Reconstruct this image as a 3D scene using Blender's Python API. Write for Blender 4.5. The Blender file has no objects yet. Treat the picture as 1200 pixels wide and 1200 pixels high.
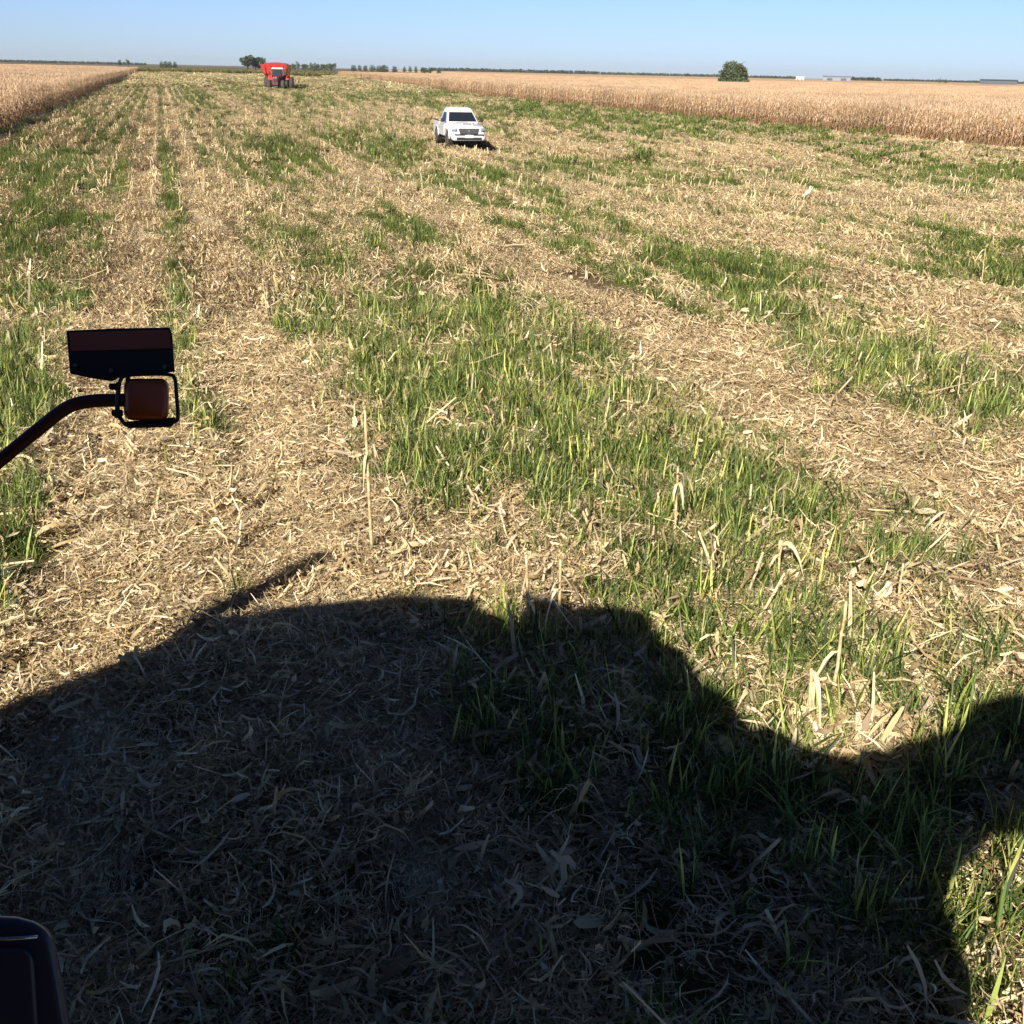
import bpy, bmesh, math, random
import numpy as np
from mathutils import Vector, Matrix

# ------------------------------------------------------------------ camera, sky, sun, exposure
S = bpy.context.scene
COL = S.collection
rng = np.random.default_rng(7)
random.seed(7)
FPX, CAMH = 1200.0, 3.5
TH = math.atan(515.9 / 1200); PH = math.atan(.0222)
SUN_AZ, SUN_EL = math.radians(20), math.radians(33)      # light travels towards +Y turned 20 deg to +X
F = np.array([0, math.cos(TH), -math.sin(TH)]); U0 = np.array([0, math.sin(TH), math.cos(TH)]); R0 = np.array([1., 0, 0])
RT = R0 * math.cos(PH) + U0 * math.sin(PH); UP = -R0 * math.sin(PH) + U0 * math.cos(PH)
cd = bpy.data.cameras.new('camera'); cam = bpy.data.objects.new('camera', cd); COL.objects.link(cam)
cd.sensor_width = 36; cd.lens = 36; cd.clip_start = 0.05; cd.clip_end = 30000
m = Matrix.Identity(4)
for i in range(3):
    m[i][0] = RT[i]; m[i][1] = UP[i]; m[i][2] = -F[i]
m[2][3] = CAMH
cam.matrix_world = m
S.camera = cam

SKY0, SKY1, SKY2, SKY3 = (.185, .240, .395), (.215, .255, .375), (.085, .10, .14), (.045, .053, .075)
W = bpy.data.worlds.new('World'); S.world = W; W.use_nodes = True
nt = W.node_tree; nt.nodes.clear()
sky = nt.nodes.new('ShaderNodeTexSky'); sky.sky_type = 'NISHITA'; sky.sun_disc = False
sky.sun_elevation = SUN_EL
sky.sun_rotation = math.pi + SUN_AZ
sky.altitude = 300; sky.air_density = 1.0; sky.dust_density = 0.2; sky.ozone_density = 3.0
bg = nt.nodes.new('ShaderNodeBackground'); bg.inputs[1].default_value = 0.06
wo = nt.nodes.new('ShaderNodeOutputWorld')
tcw = nt.nodes.new('ShaderNodeTexCoord'); spw = nt.nodes.new('ShaderNodeSeparateXYZ'); rw = nt.nodes.new('ShaderNodeValToRGB'); muw = nt.nodes.new('ShaderNodeVectorMath'); muw.operation = 'MULTIPLY'
nt.links.new(tcw.outputs['Generated'], spw.inputs[0]); nt.links.new(spw.outputs[2], rw.inputs[0])      # sky tinted by height: bluer horizon, overhead darkened to deepen the shade
for k_, (p_, c_) in enumerate([(0.0, SKY0), (.09, SKY1), (.35, SKY2), (1.0, SKY3)]):
    if k_ > 1: rw.color_ramp.elements.new(p_)
    rw.color_ramp.elements[k_].position = p_; rw.color_ramp.elements[k_].color = (*c_, 1)
nt.links.new(sky.outputs[0], muw.inputs[0]); nt.links.new(rw.outputs[0], muw.inputs[1]); scw = nt.nodes.new('ShaderNodeVectorMath'); scw.operation = 'SCALE'; scw.inputs['Scale'].default_value = 3.0
nt.links.new(muw.outputs[0], scw.inputs[0]); nt.links.new(scw.outputs[0], bg.inputs[0]); nt.links.new(bg.outputs[0], wo.inputs[0])

sl = bpy.data.lights.new('sun', 'SUN'); sl.energy = 5.0; sl.angle = math.radians(.5); sl.color = (1, .93, .82)
sun = bpy.data.objects.new('sun', sl); COL.objects.link(sun)
sdir = Vector((math.sin(SUN_AZ) * math.cos(SUN_EL), math.cos(SUN_AZ) * math.cos(SUN_EL), -math.sin(SUN_EL)))
sun.rotation_euler = sdir.to_track_quat('-Z', 'Y').to_euler()
sun.location = (-20, -40, 40)
S.view_settings.view_transform = 'Standard'; S.view_settings.look = 'None'; S.view_settings.gamma = 1
S.view_settings.exposure = 0.95
S.render.engine = 'CYCLES'
S.cycles.max_bounces = 6; S.cycles.diffuse_bounces = 3; S.cycles.transparent_max_bounces = 4
S.cycles.volume_bounces = 0

# ------------------------------------------------------------------ helpers
def ray(px, py):
    return F + RT * (px - 600) / FPX + UP * (600 - py) / FPX
def at(px, py, z=0.0):                       # where the sight line meets the height z
    d = ray(px, py); t = (z - CAMH) / d[2]
    return np.array([0, 0, CAMH]) + d * t
def atd(px, py, zc):                         # point at depth zc
    return np.array([0, 0, CAMH]) + ray(px, py) * zc
def tag(o, label=None, cat=None, group=None, kind=None):
    if label: o['label'] = label
    if cat: o['category'] = cat
    if group: o['group'] = group
    if kind: o['kind'] = kind
    return o
def empty(name, loc, rz=0, label=None, cat=None, group=None):
    o = bpy.data.objects.new(name, None); COL.objects.link(o); o.location = loc; o.rotation_euler = (0, 0, rz)
    o.empty_display_size = .1
    return tag(o, label, cat, group)
def copy_tree(o, parent=None):
    c = o.copy(); COL.objects.link(c); c.parent = parent
    for ch in [x for x in bpy.data.objects if x.parent == o]:
        copy_tree(ch, c)
    return c

class MB:
    def __init__(s): s.v = []; s.f = []
    def box(s, c, d, top=(1, 1), shift=(0, 0), M=None):
        """centre c, size d, the top face scaled by top and moved by shift"""
        b = len(s.v); x, y, z = d[0] / 2, d[1] / 2, d[2] / 2
        pts = [(-x, -y, -z), (x, -y, -z), (x, y, -z), (-x, y, -z)]
        pts += [(-x * top[0] + shift[0], -y * top[1] + shift[1], z), (x * top[0] + shift[0], -y * top[1] + shift[1], z),
                (x * top[0] + shift[0], y * top[1] + shift[1], z), (-x * top[0] + shift[0], y * top[1] + shift[1], z)]
        for p in pts:
            q = Vector(p)
            if M: q = M @ q
            s.v.append((q[0] + c[0], q[1] + c[1], q[2] + c[2]))
        s.f += [tuple(b + i for i in t) for t in [(0, 3, 2, 1), (4, 5, 6, 7), (0, 1, 5, 4), (1, 2, 6, 5), (2, 3, 7, 6), (3, 0, 4, 7)]]
        return s
    def tube(s, pts, rad, n=10, cap=True):
        pts = [Vector(p) for p in pts]
        if not hasattr(rad, '__len__'): rad = [rad] * len(pts)
        b = len(s.v); ref = None
        for i, p in enumerate(pts):
            t = (pts[min(i + 1, len(pts) - 1)] - pts[max(i - 1, 0)]).normalized()
            if ref is None:
                ref = t.cross(Vector((0, 0, 1)))
                if ref.length < .1: ref = t.cross(Vector((1, 0, 0)))
            ref = (ref - t * ref.dot(t)).normalized(); o = t.cross(ref)
            for k in range(n):
                a = 2 * math.pi * k / n
                s.v.append(tuple(p + (ref * math.cos(a) + o * math.sin(a)) * rad[i]))
        for i in range(len(pts) - 1):
            for k in range(n):
                s.f.append((b + i * n + k, b + i * n + (k + 1) % n, b + (i + 1) * n + (k + 1) % n, b + (i + 1) * n + k))
        if cap:
            s.f.append(tuple(b + k for k in range(n))[::-1]); e = b + (len(pts) - 1) * n
            s.f.append(tuple(e + k for k in range(n)))
        return s
    def loft(s, rings, close=True, cap=True):
        b = len(s.v); n = len(rings[0])
        for r in rings: s.v += [tuple(p) for p in r]
        for i in range(len(rings) - 1):
            for k in range(n if close else n - 1):
                s.f.append((b + i * n + k, b + i * n + (k + 1) % n, b + (i + 1) * n + (k + 1) % n, b + (i + 1) * n + k))
        if cap:
            s.f.append(tuple(range(b, b + n))[::-1]); e = b + (len(rings) - 1) * n; s.f.append(tuple(range(e, e + n)))
        return s
    def prism(s, poly, fn0, fn1):
        """poly of 2D points, fn0 / fn1 map them to the two faces"""
        return s.loft([[fn0(*p) for p in poly], [fn1(*p) for p in poly]])
    def build(s, name, mat, parent=None, bevel=0, smooth=False, seg=2):
        me = bpy.data.meshes.new(name); me.from_pydata(s.v, [], s.f); me.update()
        bm = bmesh.new(); bm.from_mesh(me); bmesh.ops.recalc_face_normals(bm, faces=bm.faces); bm.to_mesh(me); bm.free()
        me.materials.append(mat)
        o = bpy.data.objects.new(name, me); COL.objects.link(o)
        if parent: o.parent = parent
        if smooth:
            for p in me.polygons: p.use_smooth = True
        if bevel:
            b = o.modifiers.new('bevel', 'BEVEL'); b.width = bevel; b.segments = seg; b.limit_method = 'ANGLE'
            if not smooth:
                for p in me.polygons: p.use_smooth = True
                w = o.modifiers.new('wn', 'WEIGHTED_NORMAL')
        return o

def mesh_np(name, V, Q, mat, col=None, smooth=False):
    me = bpy.data.meshes.new(name)
    V = np.asarray(V, np.float32); Q = np.asarray(Q, np.int32)
    me.vertices.add(len(V)); me.vertices.foreach_set('co', V.ravel())
    me.loops.add(Q.size); me.loops.foreach_set('vertex_index', Q.ravel())
    me.polygons.add(len(Q)); me.polygons.foreach_set('loop_start', np.arange(len(Q), dtype=np.int32) * Q.shape[1])
    me.update(calc_edges=True)
    if col is not None:
        a = me.color_attributes.new('col', 'FLOAT_COLOR', 'POINT')
        c = np.ones((len(V), 4), np.float32); c[:, :3] = col; a.data.foreach_set('color', c.ravel())
    if smooth: me.polygons.foreach_set('use_smooth', np.ones(len(Q), bool))
    me.materials.append(mat)
    me.validate()
    return me

def ribbons(P, Wd, side, c):
    """P (N,K,3) centre lines, Wd (N,K) half widths, side (N,K,3) or (N,3), c (N,3) -> V,Q,C"""
    N, K, _ = P.shape
    if side.ndim == 2: side = np.repeat(side[:, None, :], K, 1)
    side = side / (np.linalg.norm(side, axis=2, keepdims=True) + 1e-9)
    L = P - side * Wd[:, :, None]; Rr = P + side * Wd[:, :, None]
    V = np.stack([L, Rr], 2).reshape(N * K * 2, 3)
    base = (np.arange(N) * K * 2)[:, None] + (np.arange(K - 1) * 2)[None, :]
    Q = np.stack([base, base + 1, base + 3, base + 2], 2).reshape(-1, 4)
    C = np.repeat(c, K * 2, 0)
    return V, Q, C
def joinm(parts):
    V, Q, C, o = [], [], [], 0
    for v, q, c in parts:
        V.append(v); Q.append(q + o); C.append(c); o += len(v)
    return np.concatenate(V), np.concatenate(Q), np.concatenate(C)
def tubes(P, Rr, c, n=3):
    N, K, _ = P.shape
    T = np.gradient(P, axis=1); T /= np.linalg.norm(T, axis=2, keepdims=True) + 1e-9
    ref = np.where(np.abs(T[..., 2:3]) > .8, np.array([1., 0, 0]), np.array([0, 0, 1.]))
    A = np.cross(T, ref); A /= np.linalg.norm(A, axis=2, keepdims=True) + 1e-9; B = np.cross(T, A)
    ang = 2 * np.pi * np.arange(n) / n
    V = P[:, :, None, :] + (A[:, :, None, :] * np.cos(ang)[None, None, :, None] + B[:, :, None, :] * np.sin(ang)[None, None, :, None]) * Rr[:, :, None, None]
    V = V.reshape(-1, 3); Q = []
    b = (np.arange(N) * K * n)[:, None, None] + (np.arange(K - 1) * n)[None, :, None]
    k = np.arange(n)[None, None, :]; k2 = (k + 1) % n
    Q = np.stack(np.broadcast_arrays(b + k, b + k2, b + n + k2, b + n + k), 3).reshape(-1, 4)
    return V, Q, np.repeat(c, K * n, 0)

# ------------------------------------------------------------------ materials
def newmat(name):
    mt = bpy.data.materials.new(name); mt.use_nodes = True; t = mt.node_tree
    return mt, t, t.nodes['Principled BSDF']
def paint(name, col, rough=.4, metal=0, spec=.5, coat=0, dirt=.0):
    mt, t, b = newmat(name)
    b.inputs['Roughness'].default_value = rough; b.inputs['Metallic'].default_value = metal
    b.inputs['Specular IOR Level'].default_value = spec; b.inputs['Coat Weight'].default_value = coat
    tc = t.nodes.new('ShaderNodeTexCoord'); n = t.nodes.new('ShaderNodeTexNoise'); n.inputs['Scale'].default_value = 6; n.inputs['Detail'].default_value = 6
    r = t.nodes.new('ShaderNodeValToRGB'); r.color_ramp.elements[0].position = .35; r.color_ramp.elements[1].position = .75
    mx = t.nodes.new('ShaderNodeMixRGB'); mx.inputs[1].default_value = (*col, 1)
    mx.inputs[2].default_value = (*[.5 * c + .5 * d for c, d in zip(col, (.25, .2, .13))], 1)
    ml = t.nodes.new('ShaderNodeMath'); ml.operation = 'MULTIPLY'; ml.inputs[1].default_value = dirt + .08
    t.links.new(tc.outputs['Object'], n.inputs['Vector']); t.links.new(n.outputs['Fac'], r.inputs[0]); t.links.new(r.outputs[0], ml.inputs[0])
    t.links.new(ml.outputs[0], mx.inputs[0]); t.links.new(mx.outputs[0], b.inputs['Base Color'])
    return mt
def veg(name, transl=.25, rough=.6, spec=.3, var=.35, tint=(1, 1, 1)):
    """vertex colour of each strand x a per-copy variation, with light through the leaf"""
    mt, t, b = newmat(name); L = t.links
    at_ = t.nodes.new('ShaderNodeVertexColor'); at_.layer_name = 'col'
    oi = t.nodes.new('ShaderNodeObjectInfo')
    mr = t.nodes.new('ShaderNodeMapRange'); mr.inputs['To Min'].default_value = 1 - var; mr.inputs['To Max'].default_value = 1 + var * .6
    L.new(oi.outputs['Random'], mr.inputs['Value'])
    mu = t.nodes.new('ShaderNodeVectorMath'); mu.operation = 'SCALE'
    L.new(at_.outputs['Color'], mu.inputs[0]); L.new(mr.outputs[0], mu.inputs['Scale'])
    m2 = t.nodes.new('ShaderNodeVectorMath'); m2.operation = 'MULTIPLY'; m2.inputs[1].default_value = tint
    L.new(mu.outputs[0], m2.inputs[0])
    b.inputs['Roughness'].default_value = rough; b.inputs['Specular IOR Level'].default_value = spec
    L.new(m2.outputs[0], b.inputs['Base Color'])
    tr = t.nodes.new('ShaderNodeBsdfTranslucent'); L.new(m2.outputs[0], tr.inputs[0])
    ms = t.nodes.new('ShaderNodeMixShader'); ms.inputs[0].default_value = transl
    out = t.nodes['Material Output']
    L.new(b.outputs[0], ms.inputs[1]); L.new(tr.outputs[0], ms.inputs[2]); L.new(ms.outputs[0], out.inputs[0])
    return mt
M_straw = veg('dry_maize_litter', .12, .55, .35, .3)
M_grass = veg('green_grass', .3, .5, .35, .35)
M_corn = veg('dry_maize_plants', .08, .65, .25, .25)
M_leaf = veg('tree_leaves', .15, .6, .3, .3)
M_bark = paint('bark', (.09, .07, .05), .9)

# ------------------------------------------------------------------ where things grow (plan view)
RV = np.array([-.311, .950]); RU = np.array([.950, .311])      # along and across the rows
ROWA = math.atan2(RV[1], RV[0]) - math.pi / 2
LEFT_U, RIGHT_U = -8.6, 44.0
def uv(x, y): return x * RU[0] + y * RU[1], x * RV[0] + y * RV[1]
def vnoise(x, y, seed=0):
    r = np.random.default_rng(seed).random((256, 256))
    xi = np.floor(x).astype(int); yi = np.floor(y).astype(int); fx = x - xi; fy = y - yi
    fx = fx * fx * (3 - 2 * fx); fy = fy * fy * (3 - 2 * fy)
    g = lambda a, b: r[a % 256, b % 256]
    return (g(xi, yi) * (1 - fx) + g(xi + 1, yi) * fx) * (1 - fy) + (g(xi, yi + 1) * (1 - fx) + g(xi + 1, yi + 1) * fx) * fy
def fbm(x, y, sc, seed=0, o=3):
    s = 0; a = .5
    for i in range(o):
        s = s + a * vnoise(x / sc * 2 ** i + 17.3 * i, y / sc * 2 ** i - 9.1 * i, seed + i); a *= .5
    return s / (1 - .5 ** o)
def bump(d, w): return np.exp(-(d / w) ** 2)
def height(x, y):
    u, v = uv(x, y); D = np.hypot(x, y)
    h = .15 * (fbm(x, y, 1.8, 3) - .5) + .09 * (fbm(x, y, .5, 9, 2) - .5)
    h = h + .02 * np.cos(2 * np.pi * u / .7)
    h = h - .05 * bump(u + .85, .35) - .05 * bump(u - .75, .35) - .05 * bump(u - 6.65, .5)
    return h * np.clip(1.3 - D / 100, 0, 1)
def project(x, y, z=0):
    d = np.stack([x, y, np.full_like(x, z) - CAMH], -1)
    zc = np.maximum(d @ F, .1)
    return 600 + FPX * (d @ RT) / zc, 600 - FPX * (d @ UP) / zc
# patches of regrowth and of bare residue: centre and spread as they lie on the ground
GREEN = [(540,430,170,60,.6),(700,560,130,60,.6),(520,540,60,80,.3),(640,480,110,60,.3),(20,470,70,60,.9),(30,620,60,60,1.1),(20,560,70,90,.5),(10,720,50,30,.5),(260,510,28,55,.85),
         (55,270,80,50,.55),(110,200,60,40,.4),(20,200,60,30,.5),(310,185,70,14,1.0),(440,178,110,12,.8),(660,200,90,12,1.),(800,215,70,12,.6),(1000,208,70,10,.9),(1130,214,70,10,.6),
         (880,335,70,35,.5),(980,440,90,36,.9),(1130,490,80,40,.9),(1150,310,70,35,.6),(1070,600,60,20,.7),(840,600,70,40,.7),(930,640,90,40,.35),(330,390,40,60,.5),(380,300,60,30,.45),
         (760,146,160,7,.8),(640,130,120,8,.6),(880,160,120,7,.7),(720,320,120,40,.45),(560,270,100,30,.35),(1100,650,80,30,.5),(1000,780,60,40,.55),(880,760,60,30,.35),
         (960,950,230,110,.6),(620,850,130,60,.5),(1150,1080,70,130,.6),(440,840,100,40,.35),(200,980,130,50,.25),(60,1010,80,40,.5),(760,680,70,40,.7),(240,110,60,10,.5),(360,120,60,8,.4),(480,115,80,8,.35)]
TAN = [(230,620,150,70,.9),(200,760,200,60,.8),(650,330,70,30,.3),(330,560,50,90,.5),(640,690,90,30,.35),(1130,370,70,16,.6),(960,190,200,10,.35),(820,180,120,7,.6),(560,300,60,30,.3),(640,176,60,6,.6),(545,176,60,9,1.2),(1130,248,90,10,.6),(980,235,90,10,.5),
       (1120,560,90,25,.7),(1000,505,60,25,.4),(420,230,60,25,.3),(200,1000,180,90,.2),(420,640,60,40,.4),(500,1050,150,90,.25),(860,270,90,12,.3)]
def green(x, y):
    u, v = uv(x, y); px, py = project(x, y); D = np.hypot(x, y)
    g = .50 - .03 * np.clip(D / 20, 0, 1) + .07 * np.clip((D - 60) / 60, 0, 1) + .22 * bump(u - 3.7, 1.9) + .22 * bump(u + 2.6, 1.1) + .16 * bump(u - 9.6, 1.9) + .38 * bump(u + .02, .25) * np.clip(D / 15, 0, 1) + .1 * bump(u + 6.0, 2.0)
    for a, b, sx, sy, w in GREEN: g = g + w * np.exp(-((px - a) / sx) ** 2 - ((py - b) / sy) ** 2)
    for a, b, sx, sy, w in TAN: g = g - w * np.exp(-((px - a) / sx) ** 2 - ((py - b) / sy) ** 2)
    wt = .44 - .12 * np.clip((D - 8) / 20, 0, 1)
    g = g - 1.9 * bump(u + .85, wt) - 1.7 * bump(u - .80, wt + .04) - 1.3 * bump(u - 6.65, .62) - .35 * bump(u + 5.2, .35) - .35 * bump(u - 12.6, .5)
    g = g + 1.0 * (fbm(x, y, 1.1, 21) - .5) * np.clip(1.4 - D / 25, .15, 1) + .9 * (fbm(x, y, .32, 51, 2) - .5) + 1.3 * (fbm(u / .7, v / 12, 1, 31) - .5) * np.clip((D - 6) / 20, 0, 1)
    g = g + (.16 + .22 * np.clip((D - 25) / 30, 0, 1)) * np.cos(2 * np.pi * u / .7) * np.clip((D - 10) / 15, 0, 1)
    return np.clip(g, 0, 1.3)

# ------------------------------------------------------------------ ground
def axis(near, far, step, grow):
    a = [0.]; s = step
    while a[-1] < far:
        a.append(a[-1] + s)
        if a[-1] > near: s *= grow
    return a
ax = axis(14, 9000, .16, 1.13); xs = np.array(sorted([-t for t in ax[1:]] + ax))
ay = axis(28, 9000, .16, 1.09); ys = np.array(sorted([-t for t in axis(2, 9000, .3, 1.4)[1:]] + ay))
X, Y = np.meshgrid(xs, ys)
nx, ny = len(xs), len(ys)
V = np.stack([X, Y, height(X, Y)], -1).reshape(-1, 3)
idx = np.arange(nx * ny).reshape(ny, nx)
Q = np.stack([idx[:-1, :-1], idx[:-1, 1:], idx[1:, 1:], idx[1:, :-1]], -1).reshape(-1, 4)
mt, t, b = newmat('field_soil_and_residue'); L = t.links
geo = t.nodes.new('ShaderNodeNewGeometry')
mp = t.nodes.new('ShaderNodeMapping'); mp.inputs['Rotation'].default_value = (0, 0, -ROWA)
L.new(geo.outputs['Position'], mp.inputs['Vector'])
def noise(vec, sc, det=4, rough=.6, scale3=None):
    n = t.nodes.new('ShaderNodeTexNoise'); n.inputs['Scale'].default_value = sc; n.inputs['Detail'].default_value = det; n.inputs['Roughness'].default_value = rough
    if scale3:
        q = t.nodes.new('ShaderNodeMapping'); q.inputs['Scale'].default_value = scale3; L.new(vec, q.inputs['Vector']); vec = q.outputs[0]
    L.new(vec, n.inputs['Vector']); return n.outputs['Fac']
def ramp(fac, stops):
    r = t.nodes.new('ShaderNodeValToRGB'); e = r.color_ramp.elements
    while len(e) < len(stops): e.new(.5)
    for k, (p, c) in enumerate(stops): e[k].position = p; e[k].color = (*c, 1)
    L.new(fac, r.inputs[0]); return r.outputs[0]
def mixc(f, a, bb, typ='MIX'):
    x = t.nodes.new('ShaderNodeMixRGB'); x.blend_type = typ
    for s_, v_ in ((0, f), (1, a), (2, bb)):
        if hasattr(v_, 'name'): L.new(v_, x.inputs[s_])
        else: x.inputs[s_].default_value = v_ if s_ == 0 else (*v_, 1)
    return x.outputs[0]
v0 = mp.outputs[0]
straw_n = noise(v0, 30, 5, .7); streak = noise(v0, 1, 5, .65, (1.6, .05, 1)); clump = noise(v0, .5, 5, .65)
fine = ramp(straw_n, [(.38, (.05, .035, .02)), (.55, (.20, .14, .08)), (.72, (.50, .39, .24))])
gcol = ramp(noise(v0, 12, 4, .7), [(.35, (.035, .03, .015)), (.6, (.13, .13, .05))])
ga = t.nodes.new('ShaderNodeVertexColor'); ga.layer_name = 'col'
sp = t.nodes.new('ShaderNodeSeparateColor'); L.new(ga.outputs[0], sp.inputs[0])
mm = t.nodes.new('ShaderNodeMath'); mm.operation = 'MULTIPLY_ADD'; L.new(streak, mm.inputs[0]); mm.inputs[1].default_value = 1.1; 
mm2 = t.nodes.new('ShaderNodeMath'); mm2.operation = 'SUBTRACT'; L.new(sp.outputs[0], mm2.inputs[0]); mm2.inputs[1].default_value = .62
L.new(mm2.outputs[0], mm.inputs[2])
mm3 = t.nodes.new('ShaderNodeMath'); mm3.operation = 'MULTIPLY_ADD'; L.new(clump, mm3.inputs[0]); mm3.inputs[1].default_value = .5; L.new(mm.outputs[0], mm3.inputs[2]); mm3.use_clamp = True
cc = mixc(mm3.outputs[0], fine, gcol)
cc = mixc(.5, cc, ramp(streak, [(.35, (.55, .5, .42)), (.7, (1, 1, 1))]), 'MULTIPLY')
L.new(cc, b.inputs['Base Color']); b.inputs['Roughness'].default_value = .9; b.inputs['Specular IOR Level'].default_value = .15
bp = t.nodes.new('ShaderNodeBump'); bp.inputs['Strength'].default_value = .8; bp.inputs['Distance'].default_value = .03
L.new(noise(v0, 22, 5, .75), bp.inputs['Height']); L.new(bp.outputs[0], b.inputs['Normal'])
gm = green(V[:, 0].astype(float), V[:, 1].astype(float))
far_m = np.clip(1.4 - np.hypot(V[:, 0], V[:, 1]) / 300, 0, 1)
gm = gm * far_m + .35 * (1 - far_m)
me = mesh_np('ground', V, Q, mt, np.stack([gm, gm, gm], 1), True)
o = bpy.data.objects.new('ground', me); COL.objects.link(o); tag(o, 'harvested maize field of soil and chopped straw', None, None, 'structure')

# ------------------------------------------------------------------ scattering
def protos(name, meshes):
    c = bpy.data.collections.new(name)
    for i, mm_ in enumerate(meshes):
        ob = bpy.data.objects.new('%s_source' % name, mm_); c.objects.link(ob)
    return c
def scatter(name, coll, P, rot, scl, label, cat=None):
    me = bpy.data.meshes.new(name); me.vertices.add(len(P)); me.vertices.foreach_set('co', np.asarray(P, np.float32).ravel())
    a = me.attributes.new('rot', 'FLOAT_VECTOR', 'POINT'); a.data.foreach_set('vector', np.asarray(rot, np.float32).ravel())
    a = me.attributes.new('scl', 'FLOAT_VECTOR', 'POINT'); a.data.foreach_set('vector', np.asarray(scl, np.float32).ravel())
    n = len(coll.objects)
    a = me.attributes.new('pick', 'INT', 'POINT'); a.data.foreach_set('value', rng.integers(0, n, len(P)).astype(np.int32))
    ob = bpy.data.objects.new(name, me); COL.objects.link(ob); tag(ob, label, cat, None, 'stuff')
    g = bpy.data.node_groups.new(name, 'GeometryNodeTree')
    g.interface.new_socket('Geometry', in_out='INPUT', socket_type='NodeSocketGeometry'); g.interface.new_socket('Geometry', in_out='OUTPUT', socket_type='NodeSocketGeometry')
    N = g.nodes; gi = N.new('NodeGroupInput'); go = N.new('NodeGroupOutput'); ip = N.new('GeometryNodeInstanceOnPoints')
    ci = N.new('GeometryNodeCollectionInfo'); ci.inputs['Collection'].default_value = coll; ci.inputs['Separate Children'].default_value = True; ci.inputs['Reset Children'].default_value = True
    def attr(nm, ty):
        q = N.new('GeometryNodeInputNamedAttribute'); q.data_type = ty; q.inputs['Name'].default_value = nm; return q.outputs['Attribute']
    g.links.new(gi.outputs[0], ip.inputs['Points']); g.links.new(ci.outputs[0], ip.inputs['Instance']); ip.inputs['Pick Instance'].default_value = True
    g.links.new(attr('pick', 'INT'), ip.inputs['Instance Index']); g.links.new(attr('rot', 'FLOAT_VECTOR'), ip.inputs['Rotation']); g.links.new(attr('scl', 'FLOAT_VECTOR'), ip.inputs['Scale'])
    g.links.new(ip.outputs[0], go.inputs[0])
    md = ob.modifiers.new('scatter', 'NODES'); md.node_group = g
    return ob

STRAWC = np.array([1.10, 1.11, 1.09]) * np.array([(.62,.48,.29),(.52,.39,.22),(.43,.31,.16),(.68,.55,.36),(.34,.23,.12),(.56,.45,.24),(.22,.15,.08),(.62,.50,.34)])
GRASSC = np.array([(.14,.19,.035),(.10,.145,.028),(.21,.25,.055),(.07,.11,.03),(.32,.32,.10),(.13,.19,.06),(.10,.15,.05)]) * np.array([1.06, 1.10, 1.02])[None] * np.array([1.0, .8, 1.35, .6, 1.2, 1.1, .55])[:, None]
def pickc(pal, n, jit=.15):
    c = pal[rng.integers(0, len(pal), n)]; return np.clip(c * (1 + jit * rng.standard_normal((n, 1))), .01, .85)
def litter(r, n, wmul=1.0, hmax=.06, lmul=1.0, pal=STRAWC, tilt=.12):
    """shredded leaf, husk and stalk pieces lying every way"""
    K = 4
    ang = rng.uniform(0, 2 * np.pi, n); rad = r * np.sqrt(rng.random(n))
    c = np.stack([rad * np.cos(ang), rad * np.sin(ang), hmax * rng.random(n) ** 1.6 + .006], 1)
    h = rng.uniform(0, 2 * np.pi, n); Ln = lmul * (.03 + .16 * rng.random(n) ** 2 + .12 * (rng.random(n) < .08)); cur = rng.normal(0, 1.0, n)
    tl = rng.normal(0, tilt, n) + (rng.random(n) < .06) * rng.uniform(-.8, .8, n)
    s = np.linspace(-.5, .5, K)[None, :]
    hh = h[:, None] + cur[:, None] * s
    P = np.zeros((n, K, 3))
    P[:, :, 0] = c[:, 0:1] + Ln[:, None] * s * np.cos(hh); P[:, :, 1] = c[:, 1:2] + Ln[:, None] * s * np.sin(hh)
    P[:, :, 2] = c[:, 2:3] + Ln[:, None] * s * np.sin(tl)[:, None] + rng.uniform(-.15, .2, n)[:, None] * Ln[:, None] * (4 * s ** 2 - .4)
    P[:, :, 2] = np.maximum(P[:, :, 2], .002)
    w = wmul * (.001 + .0055 * rng.random(n) ** 2.0 + .008 * (rng.random(n) < .07))
    prof = np.array([.55, 1, .95, .3])[None, :]
    tw = rng.normal(0, .5, n)[:, None] + rng.normal(0, .5, n)[:, None] * s
    side = np.stack([-np.sin(hh) * np.cos(tw), np.cos(hh) * np.cos(tw), np.sin(tw)], 2)
    return ribbons(P, w[:, None] * prof, side, pickc(pal, n))
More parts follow.
